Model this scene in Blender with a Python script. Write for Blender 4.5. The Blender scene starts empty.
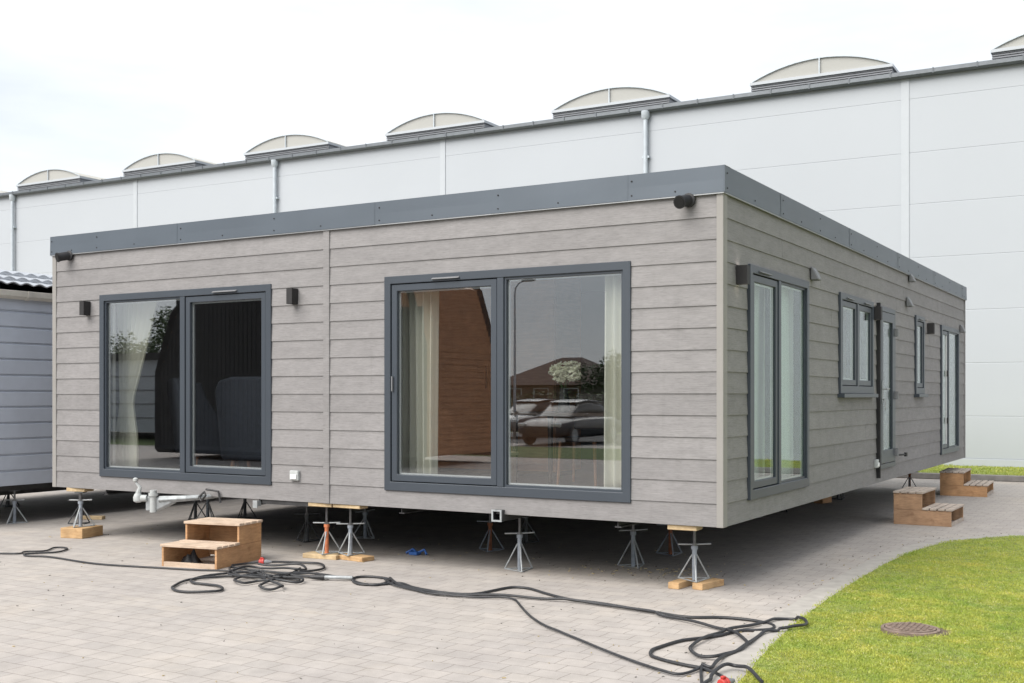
import bpy, bmesh, math, random
import numpy as np
from mathutils import Matrix, Vector
random.seed(7)
R = math.radians
scene = bpy.context.scene
COL = scene.collection
WM = {}

# ------------------------------------------------------------------ helpers
def world_of(o):
    return WM.get(o.name, Matrix.Identity(4))

class MB:
    """collects shapes; build() links them as one mesh object"""
    def __init__(s, tf=None):
        s.v = []; s.f = []; s.m = []; s.tf = tf
    def add(s, vs, fs, mi=0):
        n = len(s.v)
        s.v += [s.tf(*p) for p in vs] if s.tf else [tuple(p) for p in vs]
        s.f += [tuple(i + n for i in f) for f in fs]; s.m += [mi] * len(fs)
        return s
    def box(s, x0, x1, y0, y1, z0, z1, mi=0):
        return s.add([(x0,y0,z0),(x1,y0,z0),(x1,y1,z0),(x0,y1,z0),(x0,y0,z1),(x1,y0,z1),(x1,y1,z1),(x0,y1,z1)],
              [(0,3,2,1),(4,5,6,7),(0,1,5,4),(1,2,6,5),(2,3,7,6),(3,0,4,7)], mi)
    def obox(s, c, size, rz=0, rx=0, mi=0, ry=0):
        m = Matrix.Rotation(rz,3,'Z') @ Matrix.Rotation(ry,3,'Y') @ Matrix.Rotation(rx,3,'X')
        h = [a/2 for a in size]; vs = []
        for z in (-1,1):
            for x,y in ((-1,-1),(1,-1),(1,1),(-1,1)):
                p = m @ Vector((x*h[0],y*h[1],z*h[2])); vs.append((c[0]+p.x,c[1]+p.y,c[2]+p.z))
        return s.add(vs, [(0,3,2,1),(4,5,6,7),(0,1,5,4),(1,2,6,5),(2,3,7,6),(3,0,4,7)], mi)
    def tube(s, pts, r, n=8, closed=False, mi=0):
        P = [Vector(p) for p in pts]; N = len(P); vs = []; fs = []
        rr = r if isinstance(r,(list,tuple)) else [r]*N
        u = None
        for i in range(N):
            a = P[(i-1)%N] if (closed or i>0) else P[i]
            b = P[(i+1)%N] if (closed or i<N-1) else P[i]
            t = (b-a).normalized() if (b-a).length>1e-9 else Vector((0,0,1))
            if u is None:
                u = t.cross(Vector((0,0,1)))
                if u.length < 1e-3: u = t.cross(Vector((1,0,0)))
            u = (u - t*u.dot(t)); u = u.normalized() if u.length>1e-6 else t.orthogonal().normalized()
            w = t.cross(u)
            for k in range(n):
                q = P[i] + (u*math.cos(2*math.pi*k/n)+w*math.sin(2*math.pi*k/n))*rr[i]
                vs.append((q.x,q.y,q.z))
        for i in range(N if closed else N-1):
            j = (i+1)%N
            for k in range(n):
                l = (k+1)%n; fs.append((i*n+k,i*n+l,j*n+l,j*n+k))
        if not closed:
            fs.append(tuple(range(n))[::-1]); fs.append(tuple((N-1)*n+k for k in range(n)))
        return s.add(vs, fs, mi)
    def prism(s, poly, h0, h1, fn, mi=0):
        """poly in (a,b), extruded h0..h1, fn(a,b,h) -> point"""
        n = len(poly)
        vs = [fn(a,b,h0) for a,b in poly] + [fn(a,b,h1) for a,b in poly]
        fs = [tuple(range(n))[::-1], tuple(range(n,2*n))] + [(i,(i+1)%n,n+(i+1)%n,n+i) for i in range(n)]
        return s.add(vs, fs, mi)
    def lathe(s, prof, n=16, c=(0,0,0), fn=None, mi=0):
        """prof: (r, z) list, closed to the axis at both ends"""
        vs = []; fs = []; m = len(prof)
        for i,(r,z) in enumerate(prof):
            for k in range(n):
                a = 2*math.pi*k/n; p = (r*math.cos(a), r*math.sin(a), z)
                p = fn(*p) if fn else p
                vs.append((c[0]+p[0],c[1]+p[1],c[2]+p[2]))
        for i in range(m-1):
            for k in range(n):
                l=(k+1)%n; fs.append((i*n+k,i*n+l,(i+1)*n+l,(i+1)*n+k))
        fs.append(tuple(range(n))[::-1]); fs.append(tuple((m-1)*n+k for k in range(n)))
        return s.add(vs, fs, mi)
    def build(s, name, mats, parent=None, smooth=False, bevel=0, loc=None, fix=True, seg=1):
        me = bpy.data.meshes.new(name)
        vs = s.v
        if loc is not None: vs = [(p[0]-loc[0],p[1]-loc[1],p[2]-loc[2]) for p in vs]
        me.from_pydata(vs, [], s.f)
        mats = mats if isinstance(mats,(list,tuple)) else [mats]
        for m in mats: me.materials.append(m)
        if len(mats) > 1: me.polygons.foreach_set('material_index', s.m)
        if fix:
            bm = bmesh.new(); bm.from_mesh(me)
            bmesh.ops.recalc_face_normals(bm, faces=bm.faces); bm.to_mesh(me); bm.free()
        if smooth:
            me.polygons.foreach_set('use_smooth', [True]*len(me.polygons))
            try: me.set_sharp_from_angle(angle=R(40))
            except Exception: pass
        o = bpy.data.objects.new(name, me); COL.objects.link(o)
        if loc is not None: o.location = loc
        if parent:
            o.parent = parent; o.matrix_parent_inverse = world_of(parent).inverted()
        if bevel:
            b = o.modifiers.new('bevel','BEVEL'); b.width = bevel; b.segments = seg; b.limit_method = 'ANGLE'
        return o

def tag(o, label=None, cat=None, group=None, kind=None):
    if label: o['label'] = label
    if cat: o['category'] = cat
    if group: o['group'] = group
    if kind: o['kind'] = kind
    return o

def empty(name, loc=(0,0,0), rz=0, label=None, cat=None, group=None):
    o = bpy.data.objects.new(name, None); COL.objects.link(o)
    o.location = loc; o.rotation_euler = (0,0,rz); o.empty_display_size = .2
    WM[o.name] = Matrix.Translation(loc) @ Matrix.Rotation(rz,4,'Z')
    return tag(o, label, cat, group)

KIDS = {}
def kids(o): return [c for c in bpy.data.objects if c.parent == o]
def copy_tree(o, parent=None):
    c = o.copy(); COL.objects.link(c)
    if parent: c.parent = parent
    for ch in kids(o): copy_tree(ch, c)
    return c

# ------------------------------------------------------------------ materials
def ntree(name):
    m = bpy.data.materials.new(name); m.use_nodes = True
    nt = m.node_tree; nt.nodes.clear()
    out = nt.nodes.new('ShaderNodeOutputMaterial')
    b = nt.nodes.new('ShaderNodeBsdfPrincipled')
    nt.links.new(b.outputs[0], out.inputs[0])
    return m, nt, b, out
def N(nt, t, **kw):
    n = nt.nodes.new(t)
    for k,v in kw.items():
        if k in n.inputs: n.inputs[k].default_value = v
        else: setattr(n, k, v)
    return n
def coords(nt, scale=(1,1,1), rot=(0,0,0), src='Object'):
    tc = nt.nodes.new('ShaderNodeTexCoord'); mp = nt.nodes.new('ShaderNodeMapping')
    mp.inputs['Scale'].default_value = scale; mp.inputs['Rotation'].default_value = rot
    nt.links.new(tc.outputs[src], mp.inputs[0]); return mp.outputs[0]
def ramp(nt, fac, stops):
    r = nt.nodes.new('ShaderNodeValToRGB'); e = r.color_ramp.elements
    while len(e) < len(stops): e.new(.5)
    for i,(p,c) in enumerate(stops):
        e[i].position = p; e[i].color = (c[0],c[1],c[2],1) if isinstance(c,(tuple,list)) else (c,c,c,1)
    nt.links.new(fac, r.inputs[0]); return r.outputs[0]
def noise(nt, vec, scale, detail=4, rough=.55):
    n = N(nt,'ShaderNodeTexNoise'); n.inputs['Scale'].default_value = scale
    n.inputs['Detail'].default_value = detail; n.inputs['Roughness'].default_value = rough
    if vec is not None: nt.links.new(vec, n.inputs['Vector'])
    return n.outputs[0]
def mixc(nt, a, b, fac, mode='MIX'):
    m = nt.nodes.new('ShaderNodeMix'); m.data_type = 'RGBA'; m.blend_type = mode
    for sock, v in ((m.inputs[0],fac),(m.inputs[6],a),(m.inputs[7],b)):
        if isinstance(v,(int,float)): sock.default_value = v if sock.type=='VALUE' else (v,v,v,1)
        elif isinstance(v,tuple): sock.default_value = (*v[:3],1)
        else: nt.links.new(v, sock)
    return m.outputs[2]
def math_(nt, op, a, b=None):
    m = nt.nodes.new('ShaderNodeMath'); m.operation = op
    for i,v in enumerate((a,b)):
        if v is None: continue
        if isinstance(v,(int,float)): m.inputs[i].default_value = v
        else: nt.links.new(v, m.inputs[i])
    return m.outputs[0]
def bump(nt, b, h, strength=.3, dist=.01):
    n = nt.nodes.new('ShaderNodeBump'); n.inputs['Strength'].default_value = strength; n.inputs['Distance'].default_value = dist
    nt.links.new(h, n.inputs['Height']); nt.links.new(n.outputs[0], b.inputs['Normal'])

def simple(name, col, rough=.6, metal=0, var=.12, scale=6, bmp=0, bscale=40, stretch=(1,1,1)):
    m, nt, b, _ = ntree(name)
    v = coords(nt, stretch)
    f = noise(nt, v, scale, 5)
    lo = tuple(c*(1-var) for c in col); hi = tuple(min(1,c*(1+var)) for c in col)
    nt.links.new(ramp(nt, f, [(.3,lo),(.7,hi)]), b.inputs['Base Color'])
    b.inputs['Roughness'].default_value = rough; b.inputs['Metallic'].default_value = metal
    if bmp: bump(nt, b, noise(nt, v, bscale, 4), bmp, .004)
    return m

def wood(name, col, dark, rough=.7, stretch=(3,3,30), bmp=.25, knots=True):
    m, nt, b, _ = ntree(name)
    v = coords(nt, stretch)
    g = noise(nt, v, 2.2, 7, .65)
    c = ramp(nt, g, [(.25,dark),(.6,col),(.8,tuple(min(1,x*1.12) for x in col))])
    if knots:
        k = noise(nt, coords(nt,(1,1,1.6)), 7, 2, .5)
        c = mixc(nt, c, dark, ramp(nt, k, [(.64,0.),(.72,.85)]))
    pt = noise(nt, coords(nt), 5, 4, .6); c = mixc(nt, c, ramp(nt, pt, [(.3,.78),(.7,1.14)]), 1.0, 'MULTIPLY')
    nt.links.new(c, b.inputs['Base Color']); b.inputs['Roughness'].default_value = rough
    bump(nt, b, g, bmp, .003)
    return m

def glass(name, tint=(.80,.84,.83), ior=1.5, gain=1.0, rough=0.0):
    m, nt, b, out = ntree(name); nt.nodes.remove(b)
    tr = N(nt,'ShaderNodeBsdfTransparent'); tr.inputs[0].default_value = (*tint,1)
    gl = N(nt,'ShaderNodeBsdfGlossy'); gl.inputs['Roughness'].default_value = rough; gl.inputs[0].default_value=(.95,.97,1,1)
    fr = N(nt,'ShaderNodeFresnel'); ge = nt.nodes.new('ShaderNodeNewGeometry')
    # the same reflectance on the way in and on the way out of the sheet
    nt.links.new(math_(nt,'ADD',math_(nt,'MULTIPLY',ge.outputs['Backfacing'],1/ior-ior),ior), fr.inputs[0])
    # faint ripple of the sheet, so reflected lines bend a little
    bp = nt.nodes.new('ShaderNodeBump'); bp.inputs['Strength'].default_value = .004; bp.inputs['Distance'].default_value = .02
    nt.links.new(noise(nt, coords(nt), 1.4, 1), bp.inputs['Height']); nt.links.new(bp.outputs[0], gl.inputs['Normal'])
    mx = nt.nodes.new('ShaderNodeMixShader')
    f = math_(nt,'MULTIPLY',fr.outputs[0],gain); f = math_(nt,'MINIMUM',f,.95)
    nt.links.new(f, mx.inputs[0]); nt.links.new(tr.outputs[0], mx.inputs[1]); nt.links.new(gl.outputs[0], mx.inputs[2])
    nt.links.new(mx.outputs[0], out.inputs[0]); return m

def fabric(name, col, trans=.35):
    m, nt, b, out = ntree(name)
    b.inputs['Base Color'].default_value = (*col,1); b.inputs['Roughness'].default_value = .9
    t = N(nt,'ShaderNodeBsdfTranslucent'); t.inputs[0].default_value = (*col,1)
    mx = nt.nodes.new('ShaderNodeMixShader'); mx.inputs[0].default_value = trans
    bump(nt, b, noise(nt, coords(nt,(30,30,2)), 4, 3), .2, .004)
    nt.links.new(b.outputs[0], mx.inputs[1]); nt.links.new(t.outputs[0], mx.inputs[2]); nt.links.new(mx.outputs[0], out.inputs[0])
    return m

def emit(name, col, s):
    m, nt, b, _ = ntree(name)
    b.inputs['Base Color'].default_value = (*col,1)
    b.inputs['Emission Color'].default_value = (*col,1); b.inputs['Emission Strength'].default_value = s
    return m

PITCH = .1777; Z0 = .56; ROW0 = Z0 + .187
def cladding_mat(name, base, dark):
    m, nt, b, _ = ntree(name)
    tc = nt.nodes.new('ShaderNodeTexCoord'); sp = nt.nodes.new('ShaderNodeSeparateXYZ'); nt.links.new(tc.outputs['Object'], sp.inputs[0])
    u = math_(nt,'SUBTRACT',sp.outputs[1],sp.outputs[0])          # runs along either wall
    row = math_(nt,'FLOOR', math_(nt,'DIVIDE', math_(nt,'SUBTRACT', sp.outputs[2], ROW0), PITCH))
    cb = nt.nodes.new('ShaderNodeCombineXYZ')
    nt.links.new(math_(nt,'ADD',math_(nt,'MULTIPLY',u,2.2),math_(nt,'MULTIPLY',row,7.3)), cb.inputs[0])
    nt.links.new(math_(nt,'MULTIPLY',sp.outputs[2],70), cb.inputs[2])
    g = noise(nt, cb.outputs[0], 1.6, 8, .72)
    cb2 = nt.nodes.new('ShaderNodeCombineXYZ')
    nt.links.new(math_(nt,'MULTIPLY',u,14), cb2.inputs[0]); nt.links.new(math_(nt,'MULTIPLY',sp.outputs[2],190), cb2.inputs[2])
    g2 = noise(nt, cb2.outputs[0], 1.0, 5, .7)
    gg = mixc(nt, g, g2, .55)
    c = ramp(nt, gg, [(.33,dark),(.5,base),(.67,tuple(x*1.2 for x in base))])
    blot = noise(nt, coords(nt,(2.6,2.6,7)), 1.7, 5, .65)
    c = mixc(nt, c, ramp(nt, blot, [(.3,.88),(.7,1.08)]), 1.0, 'MULTIPLY')
    wn = nt.nodes.new('ShaderNodeTexWhiteNoise'); wn.noise_dimensions = '1D'; nt.links.new(row, wn.inputs['W'])
    c = mixc(nt, c, ramp(nt, wn.outputs[0], [(0.,.93),(1.,1.05)]), 1.0, 'MULTIPLY')
    big = noise(nt, tc.outputs['Object'], .8, 3)
    c = mixc(nt, c, ramp(nt, big, [(.3,.93),(.7,1.04)]), 1.0, 'MULTIPLY')
    # faint run-off streaks of dirt
    st = noise(nt, coords(nt,(9,9,.5)), 1.6, 3, .6)
    c = mixc(nt, c, (dark[0]*.8,dark[1]*.8,dark[2]*.78), ramp(nt, st, [(.6,0.),(.8,.16)]))
    nt.links.new(c, b.inputs['Base Color']); b.inputs['Roughness'].default_value = .72
    bump(nt, b, gg, .35, .004)
    return m

def paver_mat():
    m, nt, b, _ = ntree('block_paving')
    v0 = coords(nt); sp = nt.nodes.new('ShaderNodeSeparateXYZ'); nt.links.new(v0, sp.inputs[0])
    wob = noise(nt, v0, 5, 2); wo2 = math_(nt,'MULTIPLY',math_(nt,'SUBTRACT',wob,.5),.020)
    X = math_(nt,'ADD',sp.outputs[0],wo2); Y = math_(nt,'ADD',sp.outputs[1],math_(nt,'MULTIPLY',wo2,.6))
    BW, BH = .20, .165
    yr = math_(nt,'DIVIDE',Y,BH); row = math_(nt,'FLOOR',yr); fy = math_(nt,'FRACT',yr)
    par = math_(nt,'MULTIPLY',math_(nt,'FLOORED_MODULO',row,2.),.5)
    # the ends of the interlocking blocks are notched, so head joints zigzag a little
    zig = math_(nt,'MULTIPLY',math_(nt,'ABSOLUTE',math_(nt,'SUBTRACT',fy,.5)),.16)
    xr = math_(nt,'ADD',math_(nt,'ADD',math_(nt,'DIVIDE',X,BW),par),zig); col = math_(nt,'FLOOR',xr); fx = math_(nt,'FRACT',xr)
    def edge(f, wid):
        d = math_(nt,'MINIMUM', f, math_(nt,'SUBTRACT',1.,f))
        r = nt.nodes.new('ShaderNodeMapRange'); r.inputs['From Min'].default_value = wid*.35; r.inputs['From Max'].default_value = wid; r.inputs['To Min'].default_value = 1; r.inputs['To Max'].default_value = 0
        nt.links.new(d, r.inputs[0]); return r.outputs[0]
    head = edge(fx, .055); bed = edge(fy, .030)
    cell = nt.nodes.new('ShaderNodeCombineXYZ'); nt.links.new(col, cell.inputs[0]); nt.links.new(row, cell.inputs[1])
    wn = nt.nodes.new('ShaderNodeTexWhiteNoise'); wn.noise_dimensions = '2D'; nt.links.new(cell.outputs[0], wn.inputs['Vector'])
    c = ramp(nt, wn.outputs[0], [(0.,(.276,.273,.246)),(.45,(.309,.302,.270)),(.8,(.328,.316,.276)),(1.,(.355,.331,.276))])
    big = noise(nt, v0, .5, 5, .6)
    c = mixc(nt, c, ramp(nt, big, [(.3,(.93,.94,.96)),(.55,(1,1,1)),(.75,(1.06,1.01,.94))]), 1.0, 'MULTIPLY')
    mid = noise(nt, v0, 3.2, 5, .65)
    c = mixc(nt, c, ramp(nt, mid, [(.3,.88),(.7,1.09)]), 1.0, 'MULTIPLY')
    fine = noise(nt, v0, 150, 3, .7)
    c = mixc(nt, c, ramp(nt, fine, [(.3,.80),(.7,1.18)]), 1.0, 'MULTIPLY')
    # joints: some open and dark, some brimming with sand
    fill = ramp(nt, noise(nt, v0, 2.3, 4, .6), [(.35,.25),(.65,1.)])
    c = mixc(nt, c, (.095,.084,.072), math_(nt,'MULTIPLY',math_(nt,'MULTIPLY',head,fill),.95))
    c = mixc(nt, c, (.20,.18,.16), math_(nt,'MULTIPLY',math_(nt,'MULTIPLY',bed,fill),.12))
    st = noise(nt, v0, 1.1, 7, .72)
    c = mixc(nt, c, (.19,.165,.14), ramp(nt, st, [(.60,0.),(.80,.30)]))
    sand = noise(nt, coords(nt,(1.2,2.4,1)), .9, 6, .65)
    c = mixc(nt, c, (.44,.385,.30), ramp(nt, sand, [(.56,0.),(.75,.40)]))
    # odd spots: drips, chewing gum, grit
    vo = nt.nodes.new('ShaderNodeTexVoronoi'); vo.inputs['Scale'].default_value = 5.5; nt.links.new(v0, vo.inputs['Vector'])
    spt = ramp(nt, vo.outputs['Distance'], [(.035,.55),(.06,0.)])
    c = mixc(nt, c, (.12,.105,.09), math_(nt,'MULTIPLY',spt,ramp(nt, noise(nt, v0, 1.7, 2), [(.5,0.),(.62,1.)])))
    nt.links.new(c, b.inputs['Base Color']); b.inputs['Roughness'].default_value = .85
    jn = math_(nt,'MAXIMUM', head, math_(nt,'MULTIPLY',bed,.4))
    h = math_(nt,'SUBTRACT', math_(nt,'MULTIPLY',fine,.3), jn)
    h = math_(nt,'ADD', h, math_(nt,'MULTIPLY',wn.outputs[0],.35))
    bump(nt, b, h, .5, .005)
    return m

M = {}

# ------------------------------------------------------------------ helpers
def world_of(o):
    return WM.get(o.name, Matrix.Identity(4))

class MB:
    """collects shapes; build() links them as one mesh object"""
    def __init__(s, tf=None):
        s.v = []; s.f = []; s.m = []; s.tf = tf
    def add(s, vs, fs, mi=0):
        n = len(s.v)
        s.v += [s.tf(*p) for p in vs] if s.tf else [tuple(p) for p in vs]
        s.f += [tuple(i + n for i in f) for f in fs]; s.m += [mi] * len(fs)
        return s
    def box(s, x0, x1, y0, y1, z0, z1, mi=0):
        return s.add([(x0,y0,z0),(x1,y0,z0),(x1,y1,z0),(x0,y1,z0),(x0,y0,z1),(x1,y0,z1),(x1,y1,z1),(x0,y1,z1)],
              [(0,3,2,1),(4,5,6,7),(0,1,5,4),(1,2,6,5),(2,3,7,6),(3,0,4,7)], mi)
    def obox(s, c, size, rz=0, rx=0, mi=0, ry=0):
        m = Matrix.Rotation(rz,3,'Z') @ Matrix.Rotation(ry,3,'Y') @ Matrix.Rotation(rx,3,'X')
        h = [a/2 for a in size]; vs = []
        for z in (-1,1):
            for x,y in ((-1,-1),(1,-1),(1,1),(-1,1)):
                p = m @ Vector((x*h[0],y*h[1],z*h[2])); vs.append((c[0]+p.x,c[1]+p.y,c[2]+p.z))
        return s.add(vs, [(0,3,2,1),(4,5,6,7),(0,1,5,4),(1,2,6,5),(2,3,7,6),(3,0,4,7)], mi)
    def tube(s, pts, r, n=8, closed=False, mi=0):
        P = [Vector(p) for p in pts]; N = len(P); vs = []; fs = []
        rr = r if isinstance(r,(list,tuple)) else [r]*N
        u = None
        for i in range(N):
            a = P[(i-1)%N] if (closed or i>0) else P[i]
            b = P[(i+1)%N] if (closed or i<N-1) else P[i]
            t = (b-a).normalized() if (b-a).length>1e-9 else Vector((0,0,1))
            if u is None:
                u = t.cross(Vector((0,0,1)))
                if u.length < 1e-3: u = t.cross(Vector((1,0,0)))
            u = (u - t*u.dot(t)); u = u.normalized() if u.length>1e-6 else t.orthogonal().normalized()
            w = t.cross(u)
            for k in range(n):
                q = P[i] + (u*math.cos(2*math.pi*k/n)+w*math.sin(2*math.pi*k/n))*rr[i]
                vs.append((q.x,q.y,q.z))
        for i in range(N if closed else N-1):
            j = (i+1)%N
            for k in range(n):
                l = (k+1)%n; fs.append((i*n+k,i*n+l,j*n+l,j*n+k))
        if not closed:
            fs.append(tuple(range(n))[::-1]); fs.append(tuple((N-1)*n+k for k in range(n)))
        return s.add(vs, fs, mi)
    def prism(s, poly, h0, h1, fn, mi=0):
        """poly in (a,b), extruded h0..h1, fn(a,b,h) -> point"""
        n = len(poly)
        vs = [fn(a,b,h0) for a,b in poly] + [fn(a,b,h1) for a,b in poly]
        fs = [tuple(range(n))[::-1], tuple(range(n,2*n))] + [(i,(i+1)%n,n+(i+1)%n,n+i) for i in range(n)]
        return s.add(vs, fs, mi)
    def lathe(s, prof, n=16, c=(0,0,0), fn=None, mi=0):
        """prof: (r, z) list, closed to the axis at both ends"""
        vs = []; fs = []; m = len(prof)
        for i,(r,z) in enumerate(prof):
            for k in range(n):
                a = 2*math.pi*k/n; p = (r*math.cos(a), r*math.sin(a), z)
                p = fn(*p) if fn else p
                vs.append((c[0]+p[0],c[1]+p[1],c[2]+p[2]))
        for i in range(m-1):
            for k in range(n):
                l=(k+1)%n; fs.append((i*n+k,i*n+l,(i+1)*n+l,(i+1)*n+k))
        fs.append(tuple(range(n))[::-1]); fs.append(tuple((m-1)*n+k for k in range(n)))
        return s.add(vs, fs, mi)
    def build(s, name, mats, parent=None, smooth=False, bevel=0, loc=None, fix=True, seg=1):
        me = bpy.data.meshes.new(name)
        vs = s.v
        if loc is not None: vs = [(p[0]-loc[0],p[1]-loc[1],p[2]-loc[2]) for p in vs]
        me.from_pydata(vs, [], s.f)
        mats = mats if isinstance(mats,(list,tuple)) else [mats]
        for m in mats: me.materials.append(m)
        if len(mats) > 1: me.polygons.foreach_set('material_index', s.m)
        if fix:
            bm = bmesh.new(); bm.from_mesh(me)
            bmesh.ops.recalc_face_normals(bm, faces=bm.faces); bm.to_mesh(me); bm.free()
        if smooth:
            me.polygons.foreach_set('use_smooth', [True]*len(me.polygons))
            try: me.set_sharp_from_angle(angle=R(40))
            except Exception: pass
        o = bpy.data.objects.new(name, me); COL.objects.link(o)
        if loc is not None: o.location = loc
        if parent:
            o.parent = parent; o.matrix_parent_inverse = world_of(parent).inverted()
        if bevel:
            b = o.modifiers.new('bevel','BEVEL'); b.width = bevel; b.segments = seg; b.limit_method = 'ANGLE'
        return o

def tag(o, label=None, cat=None, group=None, kind=None):
    if label: o['label'] = label
    if cat: o['category'] = cat
    if group: o['group'] = group
    if kind: o['kind'] = kind
    return o

def empty(name, loc=(0,0,0), rz=0, label=None, cat=None, group=None):
    o = bpy.data.objects.new(name, None); COL.objects.link(o)
    o.location = loc; o.rotation_euler = (0,0,rz); o.empty_display_size = .2
    WM[o.name] = Matrix.Translation(loc) @ Matrix.Rotation(rz,4,'Z')
    return tag(o, label, cat, group)

KIDS = {}
def kids(o): return [c for c in bpy.data.objects if c.parent == o]
def copy_tree(o, parent=None):
    c = o.copy(); COL.objects.link(c)
    if parent: c.parent = parent
    for ch in kids(o): copy_tree(ch, c)
    return c

# ------------------------------------------------------------------ materials
def ntree(name):
    m = bpy.data.materials.new(name); m.use_nodes = True
    nt = m.node_tree; nt.nodes.clear()
    out = nt.nodes.new('ShaderNodeOutputMaterial')
    b = nt.nodes.new('ShaderNodeBsdfPrincipled')
    nt.links.new(b.outputs[0], out.inputs[0])
    return m, nt, b, out
def N(nt, t, **kw):
    n = nt.nodes.new(t)
    for k,v in kw.items():
        if k in n.inputs: n.inputs[k].default_value = v
        else: setattr(n, k, v)
    return n
def coords(nt, scale=(1,1,1), rot=(0,0,0), src='Object'):
    tc = nt.nodes.new('ShaderNodeTexCoord'); mp = nt.nodes.new('ShaderNodeMapping')
    mp.inputs['Scale'].default_value = scale; mp.inputs['Rotation'].default_value = rot
    nt.links.new(tc.outputs[src], mp.inputs[0]); return mp.outputs[0]
def ramp(nt, fac, stops):
    r = nt.nodes.new('ShaderNodeValToRGB'); e = r.color_ramp.elements
    while len(e) < len(stops): e.new(.5)
    for i,(p,c) in enumerate(stops):
        e[i].position = p; e[i].color = (c[0],c[1],c[2],1) if isinstance(c,(tuple,list)) else (c,c,c,1)
    nt.links.new(fac, r.inputs[0]); return r.outputs[0]
def noise(nt, vec, scale, detail=4, rough=.55):
    n = N(nt,'ShaderNodeTexNoise'); n.inputs['Scale'].default_value = scale
    n.inputs['Detail'].default_value = detail; n.inputs['Roughness'].default_value = rough
    if vec is not None: nt.links.new(vec, n.inputs['Vector'])
    return n.outputs[0]
def mixc(nt, a, b, fac, mode='MIX'):
    m = nt.nodes.new('ShaderNodeMix'); m.data_type = 'RGBA'; m.blend_type = mode
    for sock, v in ((m.inputs[0],fac),(m.inputs[6],a),(m.inputs[7],b)):
        if isinstance(v,(int,float)): sock.default_value = v if sock.type=='VALUE' else (v,v,v,1)
        elif isinstance(v,tuple): sock.default_value = (*v[:3],1)
        else: nt.links.new(v, sock)
    return m.outputs[2]
def math_(nt, op, a, b=None):
    m = nt.nodes.new('ShaderNodeMath'); m.operation = op
    for i,v in enumerate((a,b)):
        if v is None: continue
        if isinstance(v,(int,float)): m.inputs[i].default_value = v
        else: nt.links.new(v, m.inputs[i])
    return m.outputs[0]
def bump(nt, b, h, strength=.3, dist=.01):
    n = nt.nodes.new('ShaderNodeBump'); n.inputs['Strength'].default_value = strength; n.inputs['Distance'].default_value = dist
    nt.links.new(h, n.inputs['Height']); nt.links.new(n.outputs[0], b.inputs['Normal'])

def simple(name, col, rough=.6, metal=0, var=.12, scale=6, bmp=0, bscale=40, stretch=(1,1,1)):
    m, nt, b, _ = ntree(name)
    v = coords(nt, stretch)
    f = noise(nt, v, scale, 5)
    lo = tuple(c*(1-var) for c in col); hi = tuple(min(1,c*(1+var)) for c in col)
    nt.links.new(ramp(nt, f, [(.3,lo),(.7,hi)]), b.inputs['Base Color'])
    b.inputs['Roughness'].default_value = rough; b.inputs['Metallic'].default_value = metal
    if bmp: bump(nt, b, noise(nt, v, bscale, 4), bmp, .004)
    return m

def wood(name, col, dark, rough=.7, stretch=(3,3,30), bmp=.25, knots=True):
    m, nt, b, _ = ntree(name)
    v = coords(nt, stretch)
    g = noise(nt, v, 2.2, 7, .65)
    c = ramp(nt, g, [(.25,dark),(.6,col),(.8,tuple(min(1,x*1.12) for x in col))])
    if knots:
        k = noise(nt, coords(nt,(1,1,1.6)), 7, 2, .5)
        c = mixc(nt, c, dark, ramp(nt, k, [(.64,0.),(.72,.85)]))
    pt = noise(nt, coords(nt), 5, 4, .6); c = mixc(nt, c, ramp(nt, pt, [(.3,.78),(.7,1.14)]), 1.0, 'MULTIPLY')
    nt.links.new(c, b.inputs['Base Color']); b.inputs['Roughness'].default_value = rough
    bump(nt, b, g, bmp, .003)
    return m

def glass(name, tint=(.80,.84,.83), ior=1.5, gain=1.0, rough=0.0):
    m, nt, b, out = ntree(name); nt.nodes.remove(b)
    tr = N(nt,'ShaderNodeBsdfTransparent'); tr.inputs[0].default_value = (*tint,1)
    gl = N(nt,'ShaderNodeBsdfGlossy'); gl.inputs['Roughness'].default_value = rough; gl.inputs[0].default_value=(.95,.97,1,1)
    fr = N(nt,'ShaderNodeFresnel'); ge = nt.nodes.new('ShaderNodeNewGeometry')
    # the same reflectance on the way in and on the way out of the sheet
    nt.links.new(math_(nt,'ADD',math_(nt,'MULTIPLY',ge.outputs['Backfacing'],1/ior-ior),ior), fr.inputs[0])
    # faint ripple of the sheet, so reflected lines bend a little
    bp = nt.nodes.new('ShaderNodeBump'); bp.inputs['Strength'].default_value = .004; bp.inputs['Distance'].default_value = .02
    nt.links.new(noise(nt, coords(nt), 1.4, 1), bp.inputs['Height']); nt.links.new(bp.outputs[0], gl.inputs['Normal'])
    mx = nt.nodes.new('ShaderNodeMixShader')
    f = math_(nt,'MULTIPLY',fr.outputs[0],gain); f = math_(nt,'MINIMUM',f,.95)
    nt.links.new(f, mx.inputs[0]); nt.links.new(tr.outputs[0], mx.inputs[1]); nt.links.new(gl.outputs[0], mx.inputs[2])
    nt.links.new(mx.outputs[0], out.inputs[0]); return m

def fabric(name, col, trans=.35):
    m, nt, b, out = ntree(name)
    b.inputs['Base Color'].default_value = (*col,1); b.inputs['Roughness'].default_value = .9
    t = N(nt,'ShaderNodeBsdfTranslucent'); t.inputs[0].default_value = (*col,1)
    mx = nt.nodes.new('ShaderNodeMixShader'); mx.inputs[0].default_value = trans
    bump(nt, b, noise(nt, coords(nt,(30,30,2)), 4, 3), .2, .004)
    nt.links.new(b.outputs[0], mx.inputs[1]); nt.links.new(t.outputs[0], mx.inputs[2]); nt.links.new(mx.outputs[0], out.inputs[0])
    return m

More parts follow.
